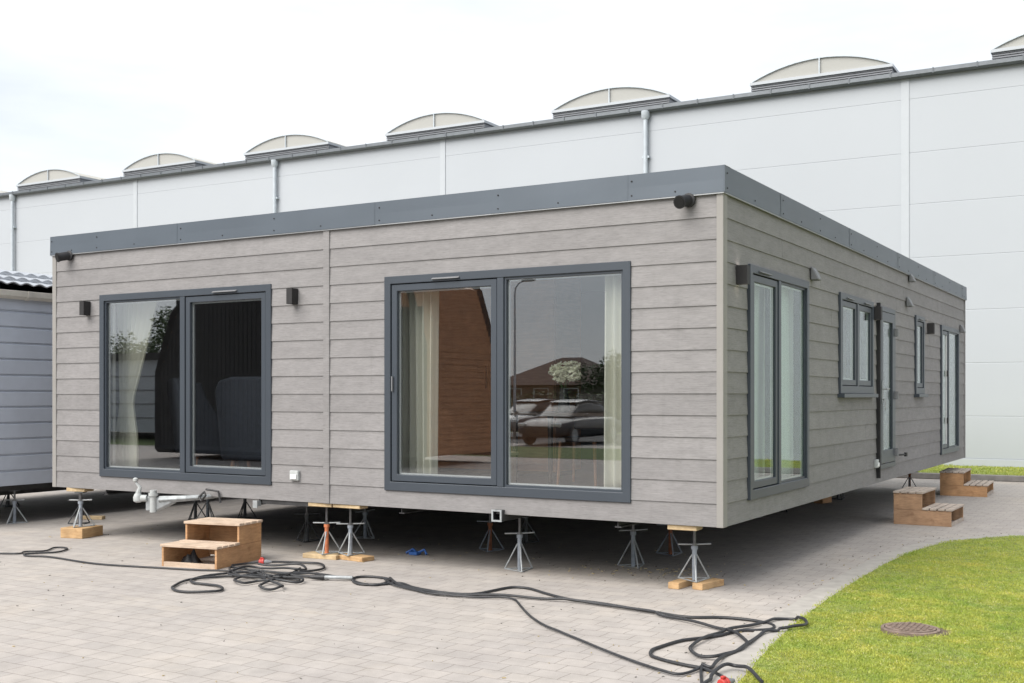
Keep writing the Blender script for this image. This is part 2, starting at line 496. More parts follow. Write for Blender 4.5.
def emit(name, col, s):
    m, nt, b, _ = ntree(name)
    b.inputs['Base Color'].default_value = (*col,1)
    b.inputs['Emission Color'].default_value = (*col,1); b.inputs['Emission Strength'].default_value = s
    return m

PITCH = .1777; Z0 = .56; ROW0 = Z0 + .187
def cladding_mat(name, base, dark):
    m, nt, b, _ = ntree(name)
    tc = nt.nodes.new('ShaderNodeTexCoord'); sp = nt.nodes.new('ShaderNodeSeparateXYZ'); nt.links.new(tc.outputs['Object'], sp.inputs[0])
    u = math_(nt,'SUBTRACT',sp.outputs[1],sp.outputs[0])          # runs along either wall
    row = math_(nt,'FLOOR', math_(nt,'DIVIDE', math_(nt,'SUBTRACT', sp.outputs[2], ROW0), PITCH))
    cb = nt.nodes.new('ShaderNodeCombineXYZ')
    nt.links.new(math_(nt,'ADD',math_(nt,'MULTIPLY',u,2.2),math_(nt,'MULTIPLY',row,7.3)), cb.inputs[0])
    nt.links.new(math_(nt,'MULTIPLY',sp.outputs[2],70), cb.inputs[2])
    g = noise(nt, cb.outputs[0], 1.6, 8, .72)
    cb2 = nt.nodes.new('ShaderNodeCombineXYZ')
    nt.links.new(math_(nt,'MULTIPLY',u,14), cb2.inputs[0]); nt.links.new(math_(nt,'MULTIPLY',sp.outputs[2],190), cb2.inputs[2])
    g2 = noise(nt, cb2.outputs[0], 1.0, 5, .7)
    gg = mixc(nt, g, g2, .55)
    c = ramp(nt, gg, [(.33,dark),(.5,base),(.67,tuple(x*1.2 for x in base))])
    blot = noise(nt, coords(nt,(2.6,2.6,7)), 1.7, 5, .65)
    c = mixc(nt, c, ramp(nt, blot, [(.3,.88),(.7,1.08)]), 1.0, 'MULTIPLY')
    wn = nt.nodes.new('ShaderNodeTexWhiteNoise'); wn.noise_dimensions = '1D'; nt.links.new(row, wn.inputs['W'])
    c = mixc(nt, c, ramp(nt, wn.outputs[0], [(0.,.93),(1.,1.05)]), 1.0, 'MULTIPLY')
    big = noise(nt, tc.outputs['Object'], .8, 3)
    c = mixc(nt, c, ramp(nt, big, [(.3,.93),(.7,1.04)]), 1.0, 'MULTIPLY')
    # faint run-off streaks of dirt
    st = noise(nt, coords(nt,(9,9,.5)), 1.6, 3, .6)
    c = mixc(nt, c, (dark[0]*.8,dark[1]*.8,dark[2]*.78), ramp(nt, st, [(.6,0.),(.8,.16)]))
    nt.links.new(c, b.inputs['Base Color']); b.inputs['Roughness'].default_value = .72
    bump(nt, b, gg, .35, .004)
    return m

def paver_mat():
    m, nt, b, _ = ntree('block_paving')
    v0 = coords(nt)
    # wavy block edges
    wob = nt.nodes.new('ShaderNodeVectorMath'); wob.operation = 'MULTIPLY_ADD'
    nn = N(nt,'ShaderNodeTexNoise'); nn.inputs['Scale'].default_value = 9; nt.links.new(v0, nn.inputs['Vector'])
    nt.links.new(nn.outputs[1], wob.inputs[0]); wob.inputs[1].default_value = (.022,.022,0); nt.links.new(v0, wob.inputs[2])
    br = nt.nodes.new('ShaderNodeTexBrick'); nt.links.new(wob.outputs[0], br.inputs['Vector'])
    br.offset = .5; br.inputs['Scale'].default_value = 1
    br.inputs['Brick Width'].default_value = .20; br.inputs['Row Height'].default_value = .165
    br.inputs['Mortar Size'].default_value = .0035; br.inputs['Mortar Smooth'].default_value = .35; br.inputs['Bias'].default_value = 0
    br.inputs['Color1'].default_value = (.395,.362,.332,1); br.inputs['Color2'].default_value = (.370,.342,.318,1); br.inputs['Mortar'].default_value = (.235,.21,.188,1)
    c = br.outputs[0]
    big = noise(nt, v0, .55, 5, .6)
    c = mixc(nt, c, ramp(nt, big, [(.3,(.9,.9,.92)),(.55,(1,1,1)),(.75,(1.07,1.02,.95))]), 1.0, 'MULTIPLY')
    mid = noise(nt, v0, 4.2, 4, .65)
    c = mixc(nt, c, ramp(nt, mid, [(.3,.86),(.7,1.1)]), 1.0, 'MULTIPLY')
    fine = noise(nt, v0, 160, 3, .7)
    c = mixc(nt, c, ramp(nt, fine, [(.3,.84),(.7,1.14)]), 1.0, 'MULTIPLY')
    # sand and grime left in patches
    st = noise(nt, v0, 1.5, 6, .7)
    c = mixc(nt, c, (.2,.17,.14), ramp(nt, st, [(.62,0.),(.78,.28)]))
    sand = noise(nt, coords(nt,(1.2,2.4,1)), 1.1, 6, .65)
    c = mixc(nt, c, (.42,.36,.28), ramp(nt, sand, [(.6,0.),(.75,.35)]))
    nt.links.new(c, b.inputs['Base Color']); b.inputs['Roughness'].default_value = .85
    h = math_(nt,'ADD', math_(nt,'MULTIPLY',math_(nt,'SUBTRACT',1.,br.outputs[1]),1.0), math_(nt,'MULTIPLY',fine,.25))
    bump(nt, b, h, .5, .005)
    return m

M = {}
M['clad'] = cladding_mat('grey_cladding', (.228,.220,.221), (.148,.142,.142))
M['trim'] = simple('beige_trim', (.255,.245,.232), .6, var=.05, scale=3)
M['anth'] = simple('anthracite_frame', (.042,.052,.066), .38, var=.05, scale=2)
M['fascia'] = simple('fascia_sheet', (.082,.100,.122), .40, metal=.2, var=.08, scale=1.1, bmp=.10, bscale=2.2)
M['alu'] = simple('bright_strip', (.33,.34,.35), .4, metal=.5, var=.05)
M['black'] = simple('black_plastic', (.010,.010,.012), .6, var=.2)
M['bore_shade'] = simple('bore_shade_black', (.002,.002,.002), .9)
M['darkgrey'] = simple('charcoal_plastic', (.014,.013,.014), .6, var=.15)
M['spacer'] = simple('glazing_bead', (.5,.52,.53), .45, var=.04)
M['white'] = simple('white_plastic', (.72,.73,.73), .45, var=.03)
M['ventgrey'] = simple('vent_grey', (.16,.165,.175), .45, var=.1)
M['glass'] = glass('window_glass',(.94,.955,.955),1.5,2.9)
M['side_glass'] = glass('coated_window_glass',(.88,.925,.90),1.5,1.0)
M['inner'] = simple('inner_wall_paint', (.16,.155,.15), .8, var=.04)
M['ceil'] = simple('ceiling_paint', (.6,.6,.58), .8, var=.02)
M['lam'] = wood('laminate_floor', (.10,.065,.05), (.06,.04,.03), .45, (20,2,2), .05, False)
M['steel'] = simple('chassis_steel', (.05,.05,.052), .6, metal=.4, var=.3)
M['galv'] = simple('galvanised_steel', (.33,.35,.36), .5, metal=.2, var=.22, scale=18)
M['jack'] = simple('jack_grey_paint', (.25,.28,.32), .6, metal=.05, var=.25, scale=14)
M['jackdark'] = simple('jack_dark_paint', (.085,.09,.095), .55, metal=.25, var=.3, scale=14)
M['orange'] = simple('jack_orange_paint', (.52,.17,.075), .6, var=.3, scale=18)
M['rust'] = simple('jack_rusty_paint', (.23,.085,.04), .75, var=.4, scale=22)
M['thread'] = simple('threaded_rod', (.14,.14,.145), .45, metal=.7, var=.3, scale=60)
M['timber'] = wood('pine_block', (.50,.33,.17), (.36,.21,.095), .75, (4,4,24))
M['timber_y'] = wood('pine_packer', (.53,.41,.25), (.40,.28,.15), .75, (6,6,30))
M['step'] = wood('step_plywood', (.50,.29,.145), (.36,.19,.09), .7, (4,4,26))
M['tread'] = wood('step_tread_pine', (.55,.43,.33), (.38,.28,.2), .75, (4,26,26), knots=False)
M['step_w'] = wood('weathered_step_ply', (.44,.275,.165), (.30,.175,.10), .75, (4,4,26))
M['tread_w'] = wood('weathered_tread', (.50,.43,.37), (.33,.27,.22), .8, (26,4,26), knots=False)
M['rubber'] = simple('cable_rubber', (.022,.023,.026), .5, var=.3, scale=30)
M['red'] = simple('red_plastic', (.45,.04,.032), .5, var=.08)
M['blue'] = simple('blue_plastic', (.03,.11,.36), .5, var=.1)
M['ware'] = simple('white_sandwich_panel', (.398,.424,.455), .48, var=.02, scale=.3)
M['ware_joint'] = simple('white_joint_strip', (.425,.452,.482), .4, var=.02)
M['gutter'] = simple('warehouse_gutter', (.115,.128,.142), .42, metal=.3, var=.1)
M['pipe'] = simple('downpipe_steel', (.46,.505,.545), .45, metal=.1, var=.08)
M['poly'] = fabric('rooflight_polycarbonate', (.54,.54,.515), .3)
M['upst'] = simple('rooflight_upstand', (.19,.20,.22), .5, var=.2, stretch=(1,1,12))
M['nclad'] = simple('blue_grey_siding', (.46,.50,.575), .55, var=.06, scale=3)
M['tile'] = simple('glazed_roof_tile', (.58,.60,.63), .25, metal=.8, var=.08)
M['ngut'] = simple('cream_gutter', (.55,.53,.48), .5, var=.1, scale=9)
M['concrete'] = simple('concrete_edging', (.355,.335,.308), .85, var=.14, scale=7, bmp=.3)
M['soil'] = simple('bare_soil',(.11,.085,.055),.95,var=.4,scale=30,bmp=.5)
M['kerbdark'] = simple('verge_kerb_stone', (.20,.19,.18), .85, var=.2, scale=5, bmp=.3)
M['lawn'] = simple('lawn_soil', (.20,.235,.055), .95, var=.5, scale=14, bmp=.5, bscale=60)
M['iron'] = simple('rusty_cover', (.19,.142,.115), .8, var=.4, scale=24, bmp=.4)
M['pave'] = paver_mat()
M['curtain'] = fabric('cream_curtain', (.86,.85,.76), .4)
M['net'] = fabric('pale_blind', (.80,.85,.82), .35)
M['navy'] = simple('navy_upholstery', (.013,.017,.027), .85, var=.2, scale=20)
M['oak'] = wood('oak_board', (.44,.21,.105), (.28,.12,.055), .5, (2,2,20), .1, False)
M['darkoak'] = wood('walnut', (.05,.03,.022), (.03,.018,.012), .5, (2,2,20), .1, False)
M['petal'] = fabric('cream_petals', (.88,.90,.74), .3)
M['leaf'] = simple('leaf_green', (.05,.10,.025), .6, var=.4, scale=9)
# ------------------------------------------------------------------ world, sun, camera
SUN_EL, SUN_AZ = R(46), R(-110)     # azimuth of the direction TO the sun, measured from +X
w = bpy.data.worlds.new('World'); scene.world = w; w.use_nodes = True
nt = w.node_tree; nt.nodes.clear()
wo = nt.nodes.new('ShaderNodeOutputWorld'); bg = nt.nodes.new('ShaderNodeBackground'); nt.links.new(bg.outputs[0], wo.inputs[0])
sky = nt.nodes.new('ShaderNodeTexSky'); sky.sky_type = 'NISHITA'; sky.sun_disc = False
sdir = Vector((math.cos(SUN_AZ)*math.cos(SUN_EL), math.sin(SUN_AZ)*math.cos(SUN_EL), math.sin(SUN_EL)))
sky.sun_elevation = SUN_EL; sky.sun_rotation = math.atan2(sdir.x, sdir.y)
# an overcast layer over the clear sky: broken grey stratus, lighter and darker
tcw = nt.nodes.new('ShaderNodeTexCoord'); mpw = nt.nodes.new('ShaderNodeMapping'); mpw.inputs['Scale'].default_value = (1.1,1.1,4.2)
nt.links.new(tcw.outputs['Generated'], mpw.inputs[0])
cn = noise(nt, mpw.outputs[0], 2.1, 6, .55)
cl = ramp(nt, cn, [(.32,(.72,.765,.82)),(.5,(.86,.89,.93)),(.66,(1,1,1.01))])
cs = nt.nodes.new('ShaderNodeVectorMath'); cs.operation = 'SCALE'; cs.inputs['Scale'].default_value = 3.55; nt.links.new(cl, cs.inputs[0])
nt.links.new(mixc(nt, sky.outputs[0], cs.outputs[0], .94), bg.inputs[0])
bg.inputs[1].default_value = .1
sl = bpy.data.lights.new('sun','SUN'); sl.energy = 1.5; sl.angle = R(55); sl.color = (1,.955,.89)
so = bpy.data.objects.new('sun', sl); COL.objects.link(so); so.rotation_euler = sdir.to_track_quat('Z','Y').to_euler()
so.location = sdir*60
cam = bpy.data.cameras.new('camera'); co = bpy.data.objects.new('camera', cam); COL.objects.link(co)
co.location = (3.150,-8.710,1.619); co.rotation_euler = (R(90),0,R(30.4))
cam.sensor_width = 36; cam.lens = 1138/1024*36; cam.shift_y = (395.5-341.5)/1024; cam.clip_start=.1; cam.clip_end = 2000
scene.camera = co
vs_ = scene.view_settings; vs_.view_transform = 'Standard'; vs_.look = 'None'; vs_.exposure = 1.75; vs_.gamma = 1; vs_.use_curve_mapping = False
scene.render.engine = 'CYCLES'
cy = scene.cycles; cy.use_denoising = True; cy.max_bounces = 8; cy.transparent_max_bounces = 16; cy.diffuse_bounces = 4; cy.glossy_bounces = 4
cy.caustics_reflective = False; cy.caustics_refractive = False; cy.sample_clamp_indirect = 4

# ------------------------------------------------------------------ ground
def sheet(name, poly, z, mat, kind='structure'):
    o = MB().add([(x,y,z) for x,y in poly],[tuple(range(len(poly)))]).build(name, mat, fix=False)
    return tag(o, kind=kind)
sheet('pavement', [(-500,-500),(500,-500),(500,500),(-500,500)], 0, M['pave'])
def smooth_line(pts, n=6):
    P = [Vector((*p,0)) if len(p)==2 else Vector(p) for p in pts]; out = []
    for i in range(len(P)-1):
        a,b,c,d = P[max(i-1,0)],P[i],P[i+1],P[min(i+2,len(P)-1)]
        for k in range(n):
            t=k/n; out.append(.5*((2*b)+(c-a)*t+(2*a-5*b+4*c-d)*t*t+(3*b-a-3*c+d)*t*t*t))
    out.append(P[-1]); return out
EDGE = smooth_line([(1.35,-6.5),(1.19,-4.4),(1.02,-2.6),(.91,-1.75),(.80,-.6),(.735,1.0),(.745,3.0),(.91,4.3),(1.22,5.0),(1.66,5.5),(2.6,6.0),(4.2,6.3),(8,6.5),(16,6.6)],5)
lawn_poly = [(p.x,p.y) for p in EDGE] + [(16,-6.5)]
sheet('lawn', lawn_poly, .012, M['lawn'])
# flush concrete edging laid in one line along the lawn, with joints every metre
e = MB(); acc = 0
for i in range(len(EDGE)-1):
    a,b = EDGE[i],EDGE[i+1]; L=(b-a).length; t=(b-a).normalized(); nrm=Vector((-t.y,t.x,0))
    if i>0: ta=(EDGE[i]-EDGE[i-1]).normalized(); na=(nrm+Vector((-ta.y,ta.x,0))).normalized()
    else: na=nrm
    if i<len(EDGE)-2: tb=(EDGE[i+2]-b).normalized(); nb=(nrm+Vector((-tb.y,tb.x,0))).normalized()
    else: nb=nrm
    W=.20; q=[a,b,b+nb*W,a+na*W]
    e.add([(p.x,p.y,.0) for p in q]+[(p.x,p.y,.009) for p in q],[(4,5,6,7),(0,1,5,4),(2,3,7,6)])
tag(e.build('kerb', M['concrete'], fix=True), kind='structure')

def in_poly(x, y, poly):
    c = False; n = len(poly); j = n-1
    for i in range(n):
        xi,yi=poly[i]; xj,yj=poly[j]
        if (yi>y)!=(yj>y) and x < (xj-xi)*(y-yi)/(yj-yi)+xi: c = not c
        j = i
    return c
def grass_mat():
    m, nt, b, out = ntree('grass_blades')
    at = nt.nodes.new('ShaderNodeAttribute'); at.attribute_name = 'tint'
    sep = nt.nodes.new('ShaderNodeSeparateColor'); nt.links.new(at.outputs['Color'], sep.inputs[0])
    c = ramp(nt, sep.outputs[0], [(0.,(.165,.235,.036)),(.45,(.385,.435,.074)),(.8,(.51,.53,.12)),(1.,(.56,.54,.26))])
    p = noise(nt, coords(nt), 1.1, 5, .65)
    c = mixc(nt, c, ramp(nt, p, [(.3,(.74,.89,.76)),(.5,(1.,1.,1.)),(.7,(1.2,1.06,1.1))]), 1.0, 'MULTIPLY')
    q = noise(nt, coords(nt), 4.5, 4, .6)
    c = mixc(nt, c, ramp(nt, q, [(.32,(.78,.88,.8)),(.68,(1.13,1.06,1.06))]), 1.0, 'MULTIPLY')
    nt.links.new(c, b.inputs['Base Color']); b.inputs['Roughness'].default_value = .55
    t = N(nt,'ShaderNodeBsdfTranslucent'); nt.links.new(c, t.inputs[0])
    mx = nt.nodes.new('ShaderNodeMixShader'); mx.inputs[0].default_value=.3
    nt.links.new(b.outputs[0], mx.inputs[1]); nt.links.new(t.outputs[0], mx.inputs[2]); nt.links.new(mx.outputs[0], out.inputs[0])
    return m
M['grass'] = grass_mat()
def grass(name, pts, z0, hmin, hmax, wid, seed, clover=0.):
    rng = np.random.default_rng(seed); n = len(pts); pts = np.array(pts)
    ang = rng.uniform(0,2*np.pi,n); lean = rng.uniform(.2,1.1,n); px,py=pts[:,0],pts[:,1]; lump=.5+.25*np.sin(px*5.1+1.7*np.sin(py*3.3))+.25*np.sin(py*6.3+2*np.sin(px*2.9+1)); lump2=np.sin(px*17+3*np.sin(py*11))*np.sin(py*19+2*np.sin(px*13)); h = rng.uniform(hmin,hmax,n)*(.65+.5*lump+.35*lump2); la = rng.uniform(0,2*np.pi,n)
    d = np.stack([np.cos(ang),np.sin(ang)],1)*wid*rng.uniform(.6,1.4,n)[:,None]/2
    tip = np.stack([np.cos(la),np.sin(la)],1)*(h*lean)[:,None]
    co_ = np.zeros((n,4,3),np.float32); zz = np.full(n,z0)
    co_[:,0,:2]=pts-d; co_[:,1,:2]=pts+d; co_[:,0,2]=co_[:,1,2]=zz
    co_[:,2,:2]=pts+d*.75+tip*.45; co_[:,2,2]=zz+h*.62
    co_[:,3,:2]=pts+tip; co_[:,3,2]=zz+h*np.clip(1.15-lean*.45,.5,1)
    me = bpy.data.meshes.new(name); me.vertices.add(n*4); me.vertices.foreach_set('co', co_.ravel())
    idx = (np.arange(n)[:,None]*4+np.array([0,1,2,0,2,3])[None,:]).astype(np.int32)
    me.loops.add(n*6); me.loops.foreach_set('vertex_index', idx.ravel())
    me.polygons.add(n*2); me.polygons.foreach_set('loop_start', np.arange(n*2,dtype=np.int32)*3)
    try: me.polygons.foreach_set('loop_total', np.full(n*2,3,np.int32))
    except Exception: pass
    at = me.color_attributes.new('tint','FLOAT_COLOR','POINT'); t = np.clip(rng.normal(.43,.13,n)+.22*(lump-.5)+.12*lump2,0,1); t[rng.random(n)<.035+.05*(lump<.25)]=1
    arr = np.ones((n,4,4),np.float32); arr[:,:,0]=t[:,None]; at.data.foreach_set('color', arr.ravel())
    me.materials.append(M['grass']); me.update(); me.validate()
    o = bpy.data.objects.new(name, me); COL.objects.link(o); return tag(o, kind='stuff')
rng = np.random.default_rng(3)
pts = []
def scatter(x0,x1,y0,y1,dens):
    n = int((x1-x0)*(y1-y0)*dens); X = rng.uniform(x0,x1,n); Y = rng.uniform(y0,y1,n)
    for x,y in zip(X,Y):
        if in_poly(x,y,lawn_poly) and ((x-1.575)**2+(y+.61)**2 > .040+.014*math.sin(3*math.atan2(y+.61,x-1.56)+1)+random.uniform(-.012,.010)):
            if y > (x-3.15)*1.90-6.5: pts.append((x,y))
scatter(.68,3.0,-3.6,1.2,17000); scatter(.68,4.2,1.2,3.6,10000); scatter(.68,7,3.6,6.4,5500)
# tufts creeping over the edging
for i in range(1600):
    k = random.randrange(6,52); a,b=EDGE[k],EDGE[k+1]; t=random.random(); q=a.lerp(b,t); pts.append((q.x-abs(random.gauss(0,.022)), q.y))
tag(grass('grass', pts, .012, .006, .020, .0043, 5), 'short mown yellow-green grass growing on the lawn', 'grass')

# manhole cover in the lawn
mh = empty('manhole_cover', (1.56,-.61,0), 0, 'round rusty manhole cover set in the lawn', 'manhole cover')
prof=[(.0,.03),(.185,.03),(.19,.024),(.19,.0)]
MB().lathe([(.165,.0),(.165,.034),(.0,.036)],28,(1.56,-.61,0)).build('lid', M['iron'], mh)
rg = MB(); rg.lathe([(.195,.0),(.195,.026),(.19,.030),(.172,.030),(.168,.0)],28,(1.56,-.61,0)); rg.build('ring', M['iron'], mh, smooth=False)
so_ = MB(); sa=[(1.575+(.235+.03*math.sin(3*t*.2618+1))*math.cos(t*.2618), -.61+(.235+.03*math.sin(3*t*.2618+1))*math.sin(t*.2618)) for t in range(24)]
so_.prism(sa,.0125,.017,lambda a,b,h:(a,b,h)); so_.build('soil_ring', M['soil'], mh)
kn = MB()
for i in range(-4,5):
    for j in range(-4,5):
        if i*i+j*j<=17: kn.obox((1.56+i*.034,-.61+j*.034,.038),(.02,.02,.006),R(45))
kn.build('stud_pattern', M['iron'], mh)

# ------------------------------------------------------------------ warehouse
WR = R(.95); WY = 17.5
WT = Matrix.Translation((0,WY,0)) @ Matrix.Rotation(WR,4,'Z')
def wt(u, d, z):        # u along the wall, d behind its face
    p = WT @ Vector((u,d,z)); return (p.x,p.y,p.z)
wh = empty('warehouse', (0,WY,0), WR, 'long white panel-clad warehouse with domed rooflights behind the mobile home', 'warehouse')
PL = [.26,1.17,2.32,3.47,4.655,5.84,6.98,8.17,8.66]
m_ = MB(wt)
U0,U1 = -46,40
bays = [-38.2,-32.19,-26.2,-20.21,-14.29,-8.26,-2.1,3.9,9.9,15.9,21.9,27.9,33.9]
ub = [U0]+bays+[U1]
for i in range(len(PL)-1):
    for a,b in zip(ub[:-1],ub[1:]):
        m_.box(a+.003,b-.003,0,.12,PL[i]+.005,PL[i+1]-.005)
m_.box(U0,U1,.005,.2,.2,8.64)
m_.build('wall', M['ware'], wh, bevel=.006)
MB(wt).box(U0,U1,.2,60,8.45,8.62).build('roof', M['gutter'], wh)
MB(wt).box(U0,U1,-.03,.03,.0,.245).build('plinth', M['ware_joint'], wh)
g = MB(wt); ring=[(-.17,8.67),(-.165,8.755),(-.145,8.765),(.05,8.77),(.05,8.645),(-.13,8.625)]
g.prism(ring, U0, U1, lambda a,b,h:(h,a,b))
u=U0+.4
while u<U1:
    g.box(u,u+.03,-.182,-.172,8.65,8.77); u+=.9
g.build('gutter', M['gutter'], wh)
u=-34.0
while u<1:
    MB(wt).box(u,u+.10,.25,.35,8.6,8.86).build('roof_fixing', M['gutter'], wh); u+=2.65
for i,b in enumerate(bays):
    if i%2==1:
        q = MB(wt); q.tube([(b,-.10,0),(b,-.10,8.45)],.056,10); q.tube([(b,-.10,8.45),(b,-.10,8.52),(b,-.10,8.66)],[.065,.105,.11],10)
        for z in (1.5,3.5,5.5,7.5): q.box(b-.09,b+.09,-.11,-.0,z,z+.05)
        q.build('downpipe', M['pipe'], wh, smooth=True)
    else:
        MB(wt).box(b-.085,b+.085,-.018,-.002,.25,8.64).build('joint_strip', M['ware_joint'], wh)
def rooflight(uc):
    W=1.6; d0=.1; d1=8; zb=9.045; rise=.36
    Rr=(W*W+rise*rise)/(2*rise); a0=math.asin(W/Rr); n=18
    arc=[(uc+Rr*math.sin(-a0+2*a0*k/n), zb-(Rr-rise)+Rr*math.cos(-a0+2*a0*k/n)) for k in range(n+1)]
    up=MB(wt)
    up.box(uc-W,uc+W,d0+.04,d1,8.6,8.97)
    for z in (8.75,8.80,8.85,8.90,8.945): up.box(uc-W-.02,uc+W+.02,d0,d0+.05,z,z+.03)
    upo=up.build('rooflight', M['upst'], wh)
    fl=MB(wt); fl.box(uc-W-.04,uc+W+.04,d0-.04,d1+.04,8.975,9.042); fl.build('base_flashing', M['ware_joint'], upo)
    en=MB(wt); en.prism([(uc-W,zb+.002)]+[(x,z+.004) for x,z in arc[1:-1]]+[(uc+W,zb+.002)], d0+.02,d0+.04,lambda a,b,h:(a,h,b)); en.build('end_panel', M['poly'], upo)
    sk=MB(wt)
    for (x0,z0),(x1,z1) in zip(arc[:-1],arc[1:]):
        sk.add([(x0,d0+.05,z0+.02),(x1,d0+.05,z1+.02),(x1,d1,z1+.02),(x0,d1,z0+.02)],[(0,1,2,3)])
    o=sk.build('dome', M['poly'], upo, smooth=True, fix=False); s=o.modifiers.new('thick','SOLIDIFY'); s.thickness=.02
    fr=MB(wt)
    for (x0,z0),(x1,z1) in zip(arc[:-1],arc[1:]):
        fr.add([(x0,d0-.02,z0),(x1,d0-.02,z1),(x1,d0-.02,z1+.022),(x0,d0-.02,z0+.022),(x0,d0+.015,z0),(x1,d0+.015,z1),(x1,d0+.015,z1+.022),(x0,d0+.015,z0+.022)],[(0,1,2,3),(3,2,6,7),(0,1,5,4),(4,5,6,7)])
    fr.box(uc-.013,uc+.013,d0-.03,d0+.0,zb,zb+rise+.01)
    fr.build('arch_frame', M['pipe'], upo)
for k in range(-9,8): rooflight(-4.02+5.31*k)

# verge between the paving and the warehouse
def vsheet(name,u0,u1,d0,d1,z,mat): return tag(MB(wt).add([(u0,d0,z),(u1,d0,z),(u1,d1,z),(u0,d1,z)],[(0,1,2,3)]).build(name,mat,fix=False),kind='structure')
vsheet('verge', -46,40,-2.95,-.04,.10,M['lawn'])
tag(MB(wt).box(-46,40,-3.07,-2.95,0,.115).build('verge_kerb', M['kerbdark'], bevel=.012), kind='structure')
vp=[]; 
for i in range(26000):
    u=rng.uniform(-7,7.5); d=rng.uniform(-2.94,-.05); q=wt(u,d,0); vp.append((q[0],q[1]))
tag(grass('verge_grass', vp, .10, .015,.04,.012,11), 'strip of grass growing along the foot of the warehouse', 'grass')
M['hitchw']=simple('hitch_pale_paint',(.40,.42,.42),.5,var=.12,scale=20)
# ------------------------------------------------------------------ the mobile home
W, L, ZF, ZT = 8.16, 11.94, 3.235, 3.462
home = empty('mobile_home', (-W/2, L/2, 0), 0, 'wide single-storey grey plank-clad mobile home with dark flat roof edge, raised on jack stands', 'mobile home')
E_ = .028
TF = lambda u,w_,z: (u,E_-w_,z)             # front wall: u along X, w outwards
TS = lambda u,w_,z: (w_-E_,u,z)              # right side wall: u along Y
TB = lambda u,w_,z: (u,L-E_+w_,z)
TL = lambda u,w_,z: (-W+E_-w_,u,z)
zo = .04
FR_OPEN = [(-7.35,-4.79,.67+zo,2.71+zo),(-3.365,-.81,.68+zo,2.705+zo)]
SD_OPEN = [(.62,2.40,.69+zo,2.695+zo),(3.60,5.14,1.60+zo,2.69+zo),(5.42,6.30,.68+zo,2.67+zo),(7.66,8.27,1.60+zo,2.69+zo),(9.62,11.22,.67+zo,2.66+zo)]
def inset(o, k): return (o[0]+k,o[1]-k,o[2]+k,o[3]-k)

def cells(u0,u1,z0,z1,ops):
    us = sorted({u0,u1,*[x for o in ops for x in o[:2] if u0<x<u1]}); zs = sorted({z0,z1,*[x for o in ops for x in o[2:] if z0<x<z1]})
    for za,zb in zip(zs[:-1],zs[1:]):
        run=None
        for a,b in zip(us[:-1],us[1:]):
            m=(a+b)/2; zm=(za+zb)/2
            inside = any(o[0]<m<o[1] and o[2]<zm<o[3] for o in ops)
            if inside:
                if run: yield (*run,za,zb); run=None
            else: run=(run[0],b) if run else (a,b)
        if run: yield (*run,za,zb)
def cladding(name, tf, u0, u1, ops, breaks, joint_gap=True):
    m = MB(tf)
    rows=[(Z0,ROW0)]+[(ROW0+PITCH*k,ROW0+PITCH*(k+1)) for k in range(13)]+[(ROW0+PITCH*13,ZF+.02)]
    for k,(zb,zt) in enumerate(rows):
        bk=[u0,u1]+[b for b in breaks(k) if u0<b<u1]; bk.sort()
        for a,b in zip(bk[:-1],bk[1:]):
            a2 = a+.002 if a!=u0 else a; b2 = b-.002 if b!=u1 else b
            for (ca,cb,za,zc) in cells(a2,b2,zb,zt,ops):
                wf=lambda z:.0220-.0092*(z-zb)/(zt-zb)
                wa,wc=wf(za),wf(zc)
                m.add([(ca,wa,za),(cb,wa,za),(cb,wc,zc),(ca,wc,zc),(ca,.0,za),(cb,.0,za),(cb,.0,zc),(ca,.0,zc)],
                      [(0,1,2,3),(0,4,5,1),(3,2,6,7),(0,3,7,4),(1,5,6,2)])
    o = m.build(name, M['clad'], home)
    k = MB(tf)
    for (ca,cb,za,zc) in cells(u0,u1,Z0+.01,ZF+.05,ops): k.box(ca,cb,-.10,-.003,za,zc)
    k.build('sheathing', M['black'], o, fix=True)
    return o
random.seed(11)
jf = lambda k: []
side_br = {k:[random.uniform(1.2,3.2)+3.6*j+random.uniform(-.3,.3) for j in range(4)] for k in range(15)}
side_br[12]=[2.9,6.5,10.1]; side_br[11]=[5.1,8.7]; side_br[13]=[1.6,6.95,9.4]
cladding('wall', TF, -W+.06, -.055, [inset(o,.012) for o in FR_OPEN], jf)
cladding('wall', TS, .085, L-.06, [inset(o,.012) for o in SD_OPEN], lambda k: side_br[k])
cladding('wall', TB, -W+.06, -.06, [], lambda k:[-5.5,-2.2])
cladding('wall', TL, .06, L-.06, [], lambda k:[2.5,5.8,9.0])
# corner posts and the strip that hides the joint between the two halves
ct = MB(); ct.box(-.058,.0,.0,.028,Z0-.003,ZF+.01); ct.box(-.028,.0,.028,.098,Z0-.003,ZF+.01); ct.build('corner_trim', M['trim'], home, bevel=.003)
ct = MB(); ct.box(-W,-W+.065,.0,.028,Z0-.003,ZF+.01); ct.box(-W,-W+.028,.028,.09,Z0-.003,ZF+.01); ct.build('corner_trim', M['trim'], home, bevel=.003)
ct = MB(); ct.box(-.06,.0,L-.028,L,Z0-.003,ZF+.01); ct.box(-.028,.0,L-.078,L-.028,Z0-.003,ZF+.01); ct.build('corner_trim', M['clad'], home)
ct = MB(); ct.box(-W,-W+.06,L-.028,L,Z0-.003,ZF+.01); ct.build('corner_trim', M['clad'], home)
js = MB(); js.box(-4.112,-4.036,-.003,.026,Z0-.002,ZF+.01); js.build('joint_cover_strip', M['clad'], home, bevel=.003)
